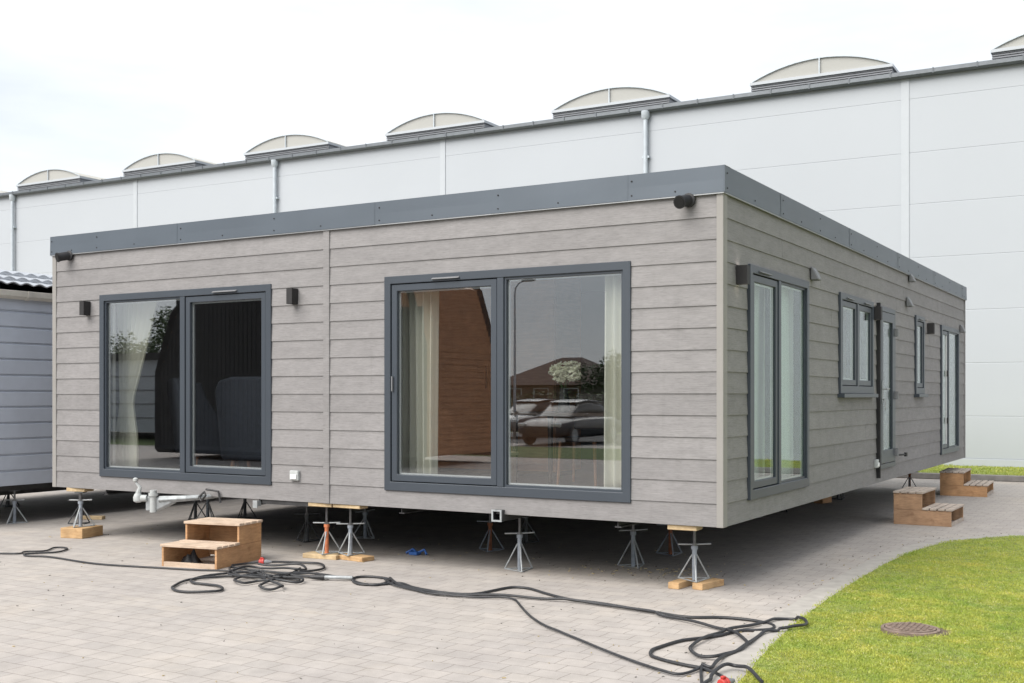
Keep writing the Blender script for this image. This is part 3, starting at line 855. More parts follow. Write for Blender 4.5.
# fascia: lapped sheets with screws, a thin bright drip edge under them
random.seed(5)
def fascia(tf, u0, u1, step, off):
    m = MB(tf); s = MB(tf); us=[u0]; x=u0+off
    while x<u1-.3: us.append(x); x+=step
    us.append(u1)
    for i,(a,b) in enumerate(zip(us[:-1],us[1:])):
        t=.0022*(i%2); n=6; j=random.uniform(-.004,.004)
        for k in range(n):
            p=a+(b-a)*k/n; q=a+(b-a)*(k+1)/n
            bul=lambda x:.0012*math.sin((x-a)/(b-a)*math.pi)*(1 if i%2 else -.6)
            e0=.02 if k==0 and i>0 else 0
            m.add([(p-e0,.046+t,ZF+.012),(q,.046+t,ZF+.012),(q,.0435+t+bul(q),(ZF+ZT)/2),(p-e0,.0435+t+bul(p),(ZF+ZT)/2),(q,.042+t,ZT),(p-e0,.042+t,ZT),(q,-.10,ZT+.001),(p-e0,-.10,ZT+.001),(p-e0,.0,ZF+.012),(q,.0,ZF+.012)],
                  [(0,1,2,3),(3,2,4,5),(5,4,6,7),(0,8,9,1)])
        for f in (.04,.5):
            for zz in ((.05,.17) if f<.1 else (.05,)):
                c=(a+(b-a)*f, .046+t, ZF+zz); s.lathe([(.0075,0),(.007,.003),(.003,.005)],8,c,(lambda x,y,z:(x,z,y)))
    o=m.build('fascia', M['fascia'], home); s.build('screws', M['black'], o)
    return o
fascia(TF,-W-.017,.017,1.32,.75); fascia(TS,-.012,L+.012,1.25,1.5); fascia(TB,-W-.012,.012,2.4,1.2); fascia(TL,-.012,L+.012,2.4,1.2)
cc=MB(); cc.box(.0,.0195,-.0195,-.002,ZF+.012,ZT); cc.build('fascia_corner', M['fascia'], home)
dm=MB(TF); dm.box(-W-.012,.012,.026,.044,ZF+.002,ZF+.0105); dm.build('drip_edge', M['alu'], home)
dm=MB(TS); dm.box(.003,L+.012,.026,.044,ZF+.002,ZF+.0105); dm.build('drip_edge', M['alu'], home)
rf=MB(); rf.box(-W+.02,-.02,.02,L-.02,3.20,3.36); rf.build('roof', M['darkgrey'], home)
fl=MB(); fl.box(-W+.03,-.03,.03,L-.03,Z0+.08,.722); fl.build('floor', M['lam'], home)
ud=MB(); ud.box(-W+.03,-.03,.03,L-.03,Z0+.01,Z0+.078); ud.build('underside', M['black'], home)
# chassis: lengthwise rails, crossbars; one rail end pokes out under the front
for x in (-7.3,-5.0,-3.2,-2.09,-.95):
    c=MB(); y0=.05 if x!=-2.09 else -.05
    if x==-2.09:
        for a in ((-2.135,-2.128,.5,.6),(-2.047,-2.040,.5,.6)): c.box(a[0],a[1],y0,11.6,a[2],a[3])
        c.box(-2.128,-2.047,y0,11.6,.593,.6); c.box(-2.128,-2.047,y0,11.6,.5,.507)
        o=c.build('chassis_rail', M['steel'], home)
        rim=MB(); 
        for a in ((-2.139,-2.124,.497,.603),(-2.051,-2.036,.497,.603)): rim.box(a[0],a[1],-.058,-.046,a[2],a[3])
        rim.box(-2.124,-2.051,-.058,-.046,.588,.603); rim.box(-2.124,-2.051,-.058,-.046,.497,.512); rim.build('galvanised_end', M['galv'], o)
    else:
        c.box(x-.03,x+.03,y0,11.6,.50,.512); c.box(x-.03,x+.03,y0,11.6,.558,.569); c.box(x-.004,x+.004,y0,11.6,.512,.558); c.build('chassis_rail', M['steel'], home)
for y in (1.2,3.4,5.6,7.8,10.0):
    MB().box(-7.9,-.25,y-.03,y+.03,.515,.566).build('chassis_crossbar', M['steel'], home)
ae=MB()
for y in (5.3,6.3):
    for x in (-6.4,-1.7):
        ae.lathe([(.10,-.09),(.26,-.08),(.27,0),(.26,.08),(.10,.09)],20,(x,y,.34),(lambda a,b,c:(c,a,b)))
        ae.tube([(x-.09,y,.34),(x+.9*(1 if x<-4 else -1),y,.34)],.04)
ae.build('axle_wheels', M['black'], home, smooth=True)

# ---- windows
def bars(mb,u0,u1,z0,z1,t,w0,w1,tb=None,tt=None):
    tb=tb or t; tt=tt or t
    o=[(u0,z0),(u1,z0),(u1,z1),(u0,z1)]; i=[(u0+t,z0+tb),(u1-t,z0+tb),(u1-t,z1-tt),(u0+t,z1-tt)]
    vs=[(a,w_,b) for w_ in (w0,w1) for ring in (o,i) for a,b in ring]
    fs=[]
    for k in range(4):
        l=(k+1)%4
        fs+=[(k,l,4+l,4+k),(8+k,8+l,12+l,12+k),(k,l,8+l,8+k),(4+k,4+l,12+l,12+k)]
    mb.add(vs,fs)
def pane(tf,par,u0,u1,z0,z1,w,gm):
    MB(tf).box(u0-.004,u1+.004,w-.004,w+.004,z0-.004,z1+.004).build('pane', gm, par)
    s=MB(tf); bars(s,u0+.0015,u1-.0015,z0+.0015,z1-.0015,.013,w-.03,w-.006); s.build('spacer_bar', M['spacer'], par)
def handle_vent(tf,par,uc,z,ln=.3,w=.034):
    v=MB(tf); v.prism([(w,-.009),(w+.022,-.012),(w+.026,-.005),(w,.009)],uc-ln/2,uc+ln/2,lambda a,b,h:(h,a,z+b)); v.build('trickle_vent', M['ventgrey'], par, bevel=.003)
def window(tf, o, leaves, splits, gm, name='window', sill=False, proud=.034, vents=None):
    wg = proud-.030 if proud>.04 else -.012
    """leaves: per light 'f' fixed or 's' opening sash"""
    u0,u1,z0,z1=o; F=.072
    m=MB(tf); bars(m,u0,u1,z0,z1,F,-.095,proud,tb=F+.012)
    us=[u0+F]+[x for x in splits]+[u1-F]; lights=[]
    for i in range(len(us)-1):
        a=us[i] if i==0 else us[i]+.034; b=us[i+1] if i==len(us)-2 else us[i+1]-.034; lights.append((a,b))
    for x in splits: m.box(x-.034,x+.034,-.093,proud-.002,z0+F+.012,z1-F)
    fr=m.build(name, M['anth'], home, bevel=.004)
    dk=MB(tf)        # back box that closes the reveal
    bars(dk,u0+.004,u1-.004,z0+.004,z1-.004,F-.01,-.14,-.0955); dk.build('reveal', M['white'], fr)
    if sill:
        MB(tf).box(u0-.02,u1+.02,.0,proud+.045,z0-.045,z0-.001).build('sill', M['anth'], fr, bevel=.004)
    for (a,b),k in zip(lights,leaves):
        zb,zt=z0+F+.012,z1-F
        if k=='s':
            g=.007; s=MB(tf); bars(s,a+g,b-g,zb+g,zt-g,.062,-.07,proud-.012); sh=s.build('sash', M['anth'], fr, bevel=.004)
            rb=MB(tf); bars(rb,a+.001,b-.001,zb+.001,zt-.001,.012,-.07,-.03); rb.build('seal', M['black'], sh)
            pane(tf,sh,a+g+.062,b-g-.062,zb+g+.062,zt-g-.062,wg,gm)
        else:
            s=MB(tf); bars(s,a,b,zb,zt,.02,-.07,proud-.020); bd=s.build('bead', M['anth'], fr)
            pane(tf,bd,a+.02,b-.02,zb+.02,zt-.02,wg-.004,gm)
    for uc,ln in (vents or []): handle_vent(tf,fr,uc,z1-F*.62,ln,proud)
    return fr
wl=window(TF,FR_OPEN[0],'fs',[-6.045],M['glass'],vents=[(-5.42,.34)])
wr=window(TF,FR_OPEN[1],'sf',[-2.082],M['glass'],vents=[(-2.66,.30)])
hd=MB(TF); hd.box(-3.275,-3.262,.025,.045,1.66,1.80); hd.build('handle', M['ventgrey'], wr)
w1=window(TS,SD_OPEN[0],'sf',[1.46],M['side_glass'],vents=[(1.0,.30)],proud=.045)
w2=window(TS,SD_OPEN[1],'ss',[4.38],M['side_glass'],sill=True,proud=.045,vents=[(4.0,.26),(4.8,.26)])
w3=window(TS,SD_OPEN[3],'s',[],M['side_glass'],sill=True,proud=.045,vents=[(7.96,.22)])
w4=window(TS,SD_OPEN[4],'sf',[10.24],M['side_glass'],proud=.045)
wp=MB(TS); wp.box(10.10,10.185,-.03,.028,.82,2.56); wo_=wp.build('white_edge', M['white'], w4)
hg=MB(TS); 
for z in (1.18,1.92): hg.box(10.12,10.17,.028,.048,z,z+.09)
hg.build('hinge', M['black'], wo_)
# front door of the side wall: a glazed leaf in a proud frame
do=SD_OPEN[2]; dm=MB(TS); bars(dm,do[0],do[1],do[2],do[3],.06,-.095,.05); 
df=dm.build('door', M['anth'], home, bevel=.004)
lm=MB(TS); bars(lm,do[0]+.065,do[1]-.065,do[2]+.065,do[3]-.065,.115,-.05,.052,tb=.16); lf=lm.build('leaf', M['anth'], df, bevel=.004)
pane(TS,lf,do[0]+.18,do[1]-.18,do[2]+.225,do[3]-.18,.025,M['side_glass'])
dj=MB(TS); dj.box(do[0]-.045,do[0]-.003,0,.062,do[2]-.10,do[3]+.03); dj.build('door_jamb', M['black'], df)
h=MB(TS); h.box(do[0]+.09,do[0]+.125,.052,.062,1.52,1.80); h.tube([(do[0]+.108,.062,1.70),(do[0]+.108,.105,1.70),(do[0]+.24,.105,1.70)],.011,8)
h.lathe([(.018,0),(.016,.02),(.0,.022)],12,(do[0]+.108,.06,1.58),(lambda x,y,z:(x,z,y))); h.build('handle', M['galv'], df, smooth=True)
kx=MB(TS); kx.box(do[0]+.09,do[0]+.15,.085,.09,1.46,1.56); kx.tube([(do[0]+.11,.082,1.58),(do[0]+.12,.09,1.50),(do[0]+.125,.09,1.44)],.006,6); kx.build('keys', M['galv'], df)
hi=MB(TS)
for z in (.90,1.62,2.42): hi.tube([(do[1]-.035,.075,z-.05),(do[1]-.035,.075,z+.05)],.02,10); hi.box(do[1]-.08,do[1]+.0,.05,.07,z-.045,z+.045)
hi.build('hinge', M['ventgrey'], df)
st=MB(TS); st.tube([(do[1]-.02,.07,.86),(do[1]+.12,.10,.86),(do[1]+.30,.115,.855)],.012,8); st.box(do[1]+.27,do[1]+.34,.10,.13,.83,.88); st.build('door_stay', M['black'], df)

# ---- things fixed to the walls
M['lit']=emit('lit_lamp_lens',(1,.90,.74),2.2)
def lamp(tf,u,z,name='wall_lamp'):
    b=MB(tf)
    q=.036; b.box(u-q,u-q+.006,.022,.115,z-.078,z+.078); b.box(u+q-.006,u+q,.022,.115,z-.078,z+.078); b.box(u-q+.006,u+q-.006,.109,.115,z-.078,z+.078); b.box(u-q+.006,u+q-.006,.020,.030,z-.078,z+.078)
    b.box(u-q+.006,u+q-.006,.030,.109,z-.05,z+.05)
    o=b.build(name, M['darkgrey'], home)
    l=MB(tf); l.box(u-.027,u+.027,.04,.10,z+.0505,z+.057); l.box(u-.027,u+.027,.04,.10,z-.057,z-.0505); l.build('lens', M['lit'] if tf is TS else M['white'], o)
lamp(TF,-7.545,2.607); lamp(TF,-4.475,2.607); lamp(TS,.36,2.615); lamp(TS,5.22,2.60); lamp(TS,8.60,2.59)
def spout(tf,u,z,du):
    s=MB(tf); s.lathe([(.058,0),(.058,.02),(.04,.03)],16,(u,.03,z),(lambda x,y,q:(x,q,y)))
    s.tube([(u,.03,z),(u+du*.25,.07,z-.006),(u+du,.16,z-.03)],[.046,.048,.048],16)
    s.tube([(u+du*.97,.155,z-.0287),(u+du*1.02,.165,z-.0313)],[.055,.055],16)
    o=s.build('drain_spout', M['black'], home, smooth=True)
    s=MB(tf); s.tube([(u+du*1.02,.1645,z-.0312),(u+du*1.04,.1675,z-.032)],[.046,.046],16); s.build('bore_shade', M['bore_shade'], o)  # black disc paints the shade inside the pipe mouth; the end is solid
spout(TF,-7.845,3.225,-.05); spout(TF,-.29,3.205,-.03)
def cowl(u,z,sc=1.0):
    c=MB(TS); p=[(.026,.075),(.045,.078),(.075,.03),(.105,-.035),(.108,-.055),(.026,-.055)]
    c.prism([(a*1.0,b*sc) for a,b in p],u-.06*sc,u+.06*sc,lambda a,b,h:(h,a,z+b)); c.build('vent_cowl', M['ventgrey'], home, bevel=.012)
cowl(2.56,2.815); cowl(7.12,2.86); cowl(7.28,3.20,.9); cowl(11.42,2.72)
def socket(tf,u,z):
    s=MB(tf); s.box(u-.055,u+.055,.018,.055,z-.05,z+.05); o=s.build('socket_box', M['hitchw'], home, bevel=.006)
    MB(tf).box(u-.04,u+.04,.055,.066,z-.035,z+.012).build('socket_flap', M['white'], o, bevel=.003)
socket(TF,-4.47,.82); socket(TS,5.30,.80)
# towing hitch in front of the left half
h=MB(); D=-.18
h.tube([(-5.58,.25,.60),(-5.66,-.02,.585),(-5.80,D,.575),(-6.05,-.32,.56)],[.03,.03,.034,.042],4)
h.prism([(0,.05),(.26,.02),(.26,-.02),(.1,-.10),(0,-.10)],-.035,.035,lambda a,b,q:(-6.16+a*.93+q*.4,-.36+a*.45+q*.9,.545+b))
h.v=[(a,b,c-.03) for a,b,c in h.v]
ho=h.build('tow_hitch', M['galv'], home, bevel=.006)
h=MB(); h.tube([(-6.10,-.35,.43),(-6.10,-.35,.66)],.036,14); h.tube([(-6.10,-.35,.60),(-6.10,-.35,.63)],.05,14); h.v=[(a,b,c-.03) for a,b,c in h.v]; h.build('clamp', M['hitchw'], ho, smooth=True)
h=MB(); h.lathe([(.025,-.04),(.046,-.025),(.05,.015),(.036,.05),(.016,.06)],14,(-6.25,-.42,.57)); h.tube([(-6.16,-.38,.575),(-6.25,-.42,.575)],.036,10); h.tube([(-6.25,-.42,.62),(-6.235,-.41,.69),(-6.27,-.43,.74)],[.03,.02,.012],8)
h.lathe([(.008,-.025),(.026,-.012),(.028,.012),(.008,.026)],12,(-6.275,-.432,.765)); h.v=[(a,b,c-.03) for a,b,c in h.v]; h.build('coupling_head', M['hitchw'], ho, smooth=True)
h=MB(); h.tube([(-5.70,-.1,.56),(-5.64,-.12,.52),(-5.60,-.1,.58),(-5.66,-.06,.61),(-5.70,-.1,.56)],.012,6); h.tube([(-5.62,-.08,.64),(-5.50,-.02,.62),(-5.47,-.02,.50)],.012,6); h.build('safety_chain', M['steel'], ho)
h=MB(); h.box(-4.99,-4.95,-.03,.03,.49,.545); h.box(-5.00,-4.94,-.042,-.03,.475,.55); h.build('rail_end_bracket', M['galv'], home)
h=MB(); h.box(-4.93,-4.30,.02,.08,.515,.56); h.build('step_rail', M['steel'], home)

# ---- rooms
iw=MB()
def lining(tf,u0,u1,ops):
    k=MB(tf)
    for (a,b,za,zc) in cells(u0,u1,.722,3.0,[inset(o,.01) for o in ops]): k.box(a,b,-.16,-.105,za,zc)
    return k
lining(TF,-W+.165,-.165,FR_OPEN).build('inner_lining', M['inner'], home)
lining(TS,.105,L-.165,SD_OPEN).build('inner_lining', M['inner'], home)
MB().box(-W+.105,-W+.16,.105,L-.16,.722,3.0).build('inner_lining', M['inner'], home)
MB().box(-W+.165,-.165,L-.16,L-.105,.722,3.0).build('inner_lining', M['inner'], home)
MB().box(-W+.1,-.1,.1,L-.1,3.0,3.05).build('ceiling', M['ceil'], home)
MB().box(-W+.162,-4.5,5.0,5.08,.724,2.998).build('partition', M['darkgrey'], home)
MB().box(-4.5,-.162,4.9,4.98,.724,2.998).build('partition', M['inner'], home)
MB().box(-4.4,-.162,8.9,8.98,.724,2.998).build('partition', M['inner'], home)

def curtain(name,u0,u1,w,z0,z1,mat,tf,label,cat='curtain',group=None,tie=None,pitch=.10,amp=.035,nz=14,phase=0):
    """hanging cloth; tie=(z, centre u, width) gathers it"""
    n=int((u1-u0)/pitch*8)+2; vs=[]; fs=[]
    for j in range(nz+1):
        z=z0+(z1-z0)*j/nz; a,b=u0,u1
        if tie:
            tz,tc,tw,bw=tie
            if z>tz: k=max(0,1-(z-tz)/(z1-tz))**1.15; a0,b0=u0,u1
            else: k=1-min(1,(tz-z)/.5); k=k*k*(3-2*k); a0,b0=tc-bw/2,tc+bw/2
            a=a0*(1-k)+(tc-tw/2)*k; b=b0*(1-k)+(tc+tw/2)*k
        for i in range(n+1):
            t=i/n; uu=a+(b-a)*t
            ww=w+amp*math.sin(t*(u1-u0)/pitch*2*math.pi+phase)+.012*math.sin(7*t+z*1.3+phase)
            vs.append((uu,ww,z))
    for j in range(nz):
        for i in range(n): p=j*(n+1)+i; fs.append((p,p+1,p+n+2,p+n+1))
    m=MB(tf); m.add(vs,fs); c=tf((u0+u1)/2,w,z1)
    o=m.build(name,mat,None,smooth=True,fix=False,loc=c); s=o.modifiers.new('thick','SOLIDIFY'); s.thickness=.004
    return tag(o,label,cat,group)
CG='cream curtains in the two big front windows'
curtain('curtain',-7.45,-6.74,-.30,.74,2.92,M['curtain'],TF,'pale curtain tied back at the waist in the left pane of the left front window','curtain',CG,tie=(1.58,-7.27,.19,.34),amp=.03,nz=30)
curtain('curtain',-4.98,-4.66,-.30,.74,2.92,M['curtain'],TF,'sliver of cream curtain gathered at the right edge of the left front window','curtain',CG,tie=(1.58,-4.62,.14,.2))
curtain('curtain',-3.46,-2.97,-.27,.74,2.92,M['curtain'],TF,'pleated cream curtain hanging straight in the opening sash of the right front window','curtain',CG,pitch=.085)
curtain('curtain',-1.14,-.80,-.18,.74,2.92,M['curtain'],TF,'narrow pleated cream curtain at the right edge of the right front window, by the corner','curtain',CG,pitch=.085,phase=1)
BG='pale net curtains behind the side windows'
curtain('net_curtain',.66,2.36,-.128,.76,2.70,M['net'],TS,'pale net curtain filling the tall two-light side window nearest the corner','net curtain',BG,pitch=.13,amp=.011)
curtain('net_curtain',3.64,5.10,-.128,1.66,2.70,M['net'],TS,'pale net curtain behind the small two-casement side window','net curtain',BG,pitch=.13,amp=.011)
curtain('net_curtain',7.70,8.23,-.128,1.66,2.70,M['net'],TS,'pale net curtain behind the narrow single side window','net curtain',BG,pitch=.13,amp=.011)
curtain('net_curtain',10.25,11.18,-.128,.74,2.66,M['net'],TS,'pale net curtain behind the fixed light of the farthest tall side window','net curtain',BG,pitch=.13,amp=.011)

def armchair(x,y,rz,label):
    a=empty('armchair',(0,0,0),0,label,'armchair','navy wing armchairs in the left front window')
    s=MB(); s.box(-.33,.33,-.30,.34,.20,.46); s.build('seat',M['navy'],a,bevel=.05,seg=3)
    s=MB(); n=10
    for i in range(n):
        pass
    prof=[(-.40,.18),(.40,.18),(.42,.55),(.43,.95),(.37,1.06),(.2,1.10),(-.2,1.10),(-.37,1.06),(-.43,.95),(-.42,.55)]
    s.prism(prof,0,.13,lambda p,q,h:(p,-.42+h-.12*(q-.2),q)); s.build('backrest',M['navy'],a,bevel=.035,seg=3)
    for sx in (-1,1):
        s=MB(); s.prism([(-.34,.2),(.36,.2),(.38,.60),(.30,.66),(-.02,.66),(-.16,.86),(-.22,1.04),(-.40,1.04)],.36,.46,lambda p,q,h:(sx*h,p-.02,q)); s.build('wing_arm',M['navy'],a,bevel=.03,seg=3)
        for sy in (-.28,.3):
            s=MB(); s.tube([(sx*.33,sy,.2),(sx*.36,sy*1.08,.0)],[.025,.016],8); s.build('leg',M['oak'],a)
    a.location=(x,y,.724); a.rotation_euler=(0,0,rz); return a
armchair(-5.62,.95,R(8),'navy wing armchair seen from behind in the opening sash of the left front window')
armchair(-6.75,1.2,R(-35),'navy wing armchair beside the tied-back curtain in the left front window')
# dining corner behind the right front window
t=empty('dining_table',(-1.75,1.02,.724),0,'small light-topped table behind the right front window, under the flower vase','table')
s=MB(); s.box(-2.4,-1.1,.60,1.45,.724+.70,.724+.735); s.build('tabletop',M['darkoak'],t,bevel=.006)
for sx in (-2.32,-1.18):
    for sy in (.67,1.38): s=MB(); s.tube([(sx,sy,.724),(sx,sy,.724+.70)],[.022,.032],8); s.build('leg',M['darkoak'],t)
def dchair(x,y,rz,label):
    a=empty('dining_chair',(0,0,0),0,label,'chair','dining chairs around the table behind the right front window')
    s=MB(); s.box(-.21,.21,-.2,.22,.43,.48); s.build('seat',M['darkoak'],a,bevel=.015)
    s=MB(); s.prism([(-.2,.55),(.2,.55),(.19,.92),(-.19,.92)],-.235,-.205,lambda p,q,h:(p,h-.1*(q-.5),q)); s.build('backrest',M['darkoak'],a,bevel=.01)
    for sx in (-.18,.18):
        for sy in (-.19,.19): s=MB(); s.tube([(sx,sy,.44),(sx*1.12,sy*1.15,0)],[.02,.013],8); s.build('leg',M['oak'],a)
    a.location=(x,y,.724); a.rotation_euler=(0,0,rz)
dchair(-1.45,1.62,R(176),'dark dining chair on the far side of the table behind the right front window')
dchair(-2.05,1.6,R(186),'dark dining chair facing the right front window, on the side of the wooden cabinet')
dchair(-.85,1.0,R(85),'dining chair at the right end of the table, near the narrow curtain')
v=empty('flower_vase',(-1.85,.78,1.459),0,'vase holding a round cream bunch of flowers on the table behind the right front window','vase')
s=MB(); s.lathe([(.045,0),(.06,.03),(.05,.12),(.035,.20),(.045,.23)],14,(-1.85,.78,1.459)); s.build('vase_body',M['darkgrey'],v,smooth=True)
s=MB(); rr=random.Random(4)
for i in range(9):
    s.tube([(-1.85,.78,1.65),(-1.85+rr.uniform(-.08,.08),0.78+rr.uniform(-.06,.06),1.80+rr.uniform(-.03,.05))],.005,5)
s.build('stems',M['leaf'],v)
s=MB(); heads=[(-.09,0,1.85),(.0,-.03,1.88),(.10,.0,1.89),(.05,.05,1.83),(-.04,.05,1.82),(-.02,-.05,1.80),(.11,-.02,1.81)]
for hx,hy,hz in heads:
    for i in range(70):
        th=rr.uniform(0,6.283); ph=math.acos(rr.uniform(-1,1)); r_=.062*rr.uniform(.75,1.1)
        c=Vector((-1.85+hx+r_*math.sin(ph)*math.cos(th),0.78+hy+r_*math.sin(ph)*math.sin(th),hz+r_*math.cos(ph)*.85))
        s.obox(c,(.026,.026,.004),rr.uniform(0,3),rr.uniform(-.8,.8),0,rr.uniform(-.8,.8))
s.build('flower_heads',M['petal'],v)
wd=empty('wardrobe',(-3.55,2.6,.724),0,'tall brown wooden cabinet seen through the opening sash of the right front window','cabinet')
MB().box(-4.35,-2.75,2.3,2.9,.78,2.95).build('carcass',M['oak'],wd)
for x0,x1 in ((-4.34,-3.56),(-3.54,-2.76)):
    d=MB(); d.box(x0,x1,2.272,2.298,.86,2.93); dd=d.build('door',M['oak'],wd,bevel=.004)
    xx=x1-.06 if x0<-4 else x0+.06
    MB().tube([(xx,2.25,1.7),(xx,2.25,1.95)],.008,8).build('handle',M['black'],dd)
MB().box(-4.3,-2.8,2.33,2.85,.724,.78).build('plinth',M['black'],wd)
ps=empty('wooden_box_stool',(-2.28,.42,.724),0,'pale wooden post-like stool standing behind the mullion of the right front window','stool')
MB().box(-2.33,-2.22,.30,.52,.724,1.06).build('body',M['tread'],ps,bevel=.006); MB().box(-2.35,-2.20,.28,.54,1.061,1.09).build('top',M['tread'],ps,bevel=.004)
# ------------------------------------------------------------------ neighbouring mobile home
NX=-9.5; YN=-.35
nb = empty('static_caravan',(NX-1.7,6,0),0,'blue-grey plank-sided static caravan with glazed tile roof beside the mobile home on the left','caravan')
m=MB(); z=.49; k=0
while z<2.93:
    zt=min(z+.2,2.93)
    m.add([(NX+.018,YN,z),(NX+.018,13,z),(NX+.016,13,zt-.035),(NX+.016,YN,zt-.035),(NX,YN,zt-.02),(NX,13,zt-.02),(NX,13,zt),(NX,YN,zt),(NX,YN,z),(NX,13,z)],[(0,1,2,3),(3,2,5,4),(4,5,6,7),(0,8,9,1)]); z+=.2
m.box(NX-3.4,NX-.002,YN,13,.49,2.93); z=.49
while z<2.93:
    zt=min(z+.2,2.93)
    m.add([(NX-3.4,YN-.018,z),(NX+.018,YN-.018,z),(NX+.018,YN-.016,zt-.035),(NX-3.4,YN-.016,zt-.035),(NX-3.4,YN,zt-.02),(NX+.018,YN,zt-.02),(NX+.018,YN,zt),(NX-3.4,YN,zt),(NX-3.4,YN,z),(NX+.018,YN,z)],[(0,1,2,3),(3,2,5,4),(4,5,6,7),(0,8,9,1)]); z+=.2
m.build('wall',M['nclad'],nb)
# tiled roof: pantile waves and stepped courses, rising to a ridge
vs=[];fs=[]; ny=1000; courses=3; cw=.34; y0,y1=YN-.15,13.2; xE=NX+.10; slope=.30; per=8
rows=[]
for c in range(courses):
    rows+= [(xE-c*cw+.02, 2.965+c*cw*slope+.045),(xE-(c+.97)*cw, 2.965+(c+1)*cw*slope)]
for (x,zb) in rows:
    for i in range(ny+1):
        y=y0+(y1-y0)*i/ny; wv=.028*(.5+.5*math.cos(2*math.pi*y/.19))**.7
        vs.append((x-.0,y,zb+wv))
for j in range(len(rows)-1):
    for i in range(ny): p=j*(ny+1)+i; fs.append((p,p+1,p+ny+2,p+ny+1))
r=MB(); r.add(vs,fs); ro=r.build('roof',M['tile'],nb,smooth=False,fix=False); s=ro.modifiers.new('t','SOLIDIFY'); s.thickness=.014
rt_=MB(); zr=2.965+courses*cw*slope
rt_.prism([(xE-courses*cw+.05,zr-.03),(xE-courses*cw-.02,zr+.03),(xE-courses*cw-.14,zr+.03),(NX-2.2,2.96),(NX-2.2,2.90),(xE-courses*cw-.05,zr-.07)],y0,y1,lambda a,b,h:(a,h,b)); rt_.build('ridge',M['tile'],nb)
g=MB(); g.prism([(NX+.02,2.84),(NX+.08,2.825),(NX+.13,2.86),(NX+.145,2.925),(NX+.13,2.93),(NX+.02,2.93)],YN-.1,13.1,lambda a,b,h:(a,h,b)); go=g.build('gutter',M['ngut'],nb)
gb=MB(); y=YN+.2
while y<13: gb.prism([(NX+.01,2.835),(NX+.085,2.815),(NX+.142,2.855),(NX+.155,2.93),(NX+.01,2.93)],y,y+.05,lambda a,b,h:(a,h,b)); y+=.72
gb.build('gutter_bracket',M['ngut'],go)
g=MB(); g.box(NX+.0,NX+.022,YN,13,2.70,2.83); g.build('eaves_board',M['nclad'],nb)
MB().box(NX-3.3,NX-.05,YN+.05,12.9,.42,.485).build('underside',M['steel'],nb)
for x in (NX-.5,NX-2.6): MB().box(x-.04,x+.04,YN+.1,12.9,.33,.418).build('chassis_rail',M['steel'],nb)

# ------------------------------------------------------------------ jack stands
def make_jack(paint, legs, top, tube_h=.29, name='jack_stand'):
    """top: height of the head plate over the foot"""
    a=empty(name,(0,0,0))
    s=MB(); s.tube([(0,0,.0),(0,0,tube_h)],.0205,12); s.tube([(0,0,tube_h-.03),(0,0,tube_h)],.029,12); s.build('post',paint,a,smooth=True)
    for k in range(3):
        an=R(-90+120*k); c,sn=math.cos(an),math.sin(an)
        s=MB(); s.tube([(.02*c,.02*sn,tube_h*.74),(.15*c,.15*sn,.006)],.0075,8); s.build('leg',legs,a,smooth=True)
    s=MB(); f=[(.15*math.cos(R(-90+120*k)),.15*math.sin(R(-90+120*k)),.006) for k in range(3)]
    for k in range(3): s.tube([f[k],f[(k+1)%3]],.006,6)
    s.build('base_ring',legs,a)
    s=MB(); s.tube([(0,0,tube_h),(0,0,top-.012)],.0125,10); s.tube([(0,0,tube_h),(0,0,tube_h+.022)],.024,6); s.build('screw_rod',M['thread'],a)
    s=MB(); s.box(-.05,.05,-.05,.05,top-.012,top); s.build('head_plate',M['jackdark'],a)
    s=MB(); s.tube([(-.14,.0,tube_h+.012),(-.02,0,tube_h+.012),(.02,0,tube_h+.012),(.14,0,tube_h+.018)],.007,8); s.build('handle_bar',legs,a)
    return a
protos={}
def jack(x,y,paint,label,foot=0.,head=.5,rz=0,group='jack stands carrying the homes',tube_h=.29):
    key=(paint,round(head-foot,3),tube_h)
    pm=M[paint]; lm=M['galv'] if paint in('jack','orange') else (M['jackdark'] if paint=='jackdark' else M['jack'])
    if key not in protos: a=make_jack(pm,lm,head-foot,tube_h); protos[key]=a
    else: a=copy_tree(protos[key])
    a.location=(x,y,foot); a.rotation_euler=(0,0,rz); tag(a,label,'jack stand',group); return a
def block(x,y,z,sx,sy,sz,rz,mat,label,cat='timber block',name='timber_block',group=None):
    o=MB().obox((0,0,sz/2),(sx,sy,sz)).build(name,M[mat],bevel=.004); o.location=(x,y,z); o.rotation_euler=(0,0,rz); return tag(o,label,cat,group)
H=Z0
FW=R(30)
# left front corner
jack(-7.74,.06,'jack','grey jack stand on a tall timber block under the left front wall corner',.115,H-.045,R(22))
block(-7.72,.06,0,.30,.36,.115,R(12),'timber','large two-beam timber block under the grey jack at the left front corner')
block(-7.80,.10,H-.045,.26,.16,.043,R(10),'timber_y','thin packing board between the left corner jack and the wall','packing board','packing_board')
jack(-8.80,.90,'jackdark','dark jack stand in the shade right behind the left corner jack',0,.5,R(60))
# under the neighbour
jack(-9.60,.55,'jack','pale jack stand on the paving under the edge of the blue-grey caravan',0,.42,R(18),tube_h=.28)
jack(-11.6,1.9,'jackdark','dark jack stand at the far left under the blue-grey caravan',0,.42,R(40),tube_h=.28)
# behind the nearest steps
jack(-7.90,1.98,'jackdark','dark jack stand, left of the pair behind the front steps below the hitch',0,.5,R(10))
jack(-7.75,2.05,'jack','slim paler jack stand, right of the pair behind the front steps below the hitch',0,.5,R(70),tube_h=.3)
jack(-7.48,2.45,'jackdark','dark jack stand standing alone above the right end of the front steps',0,.5,R(5))
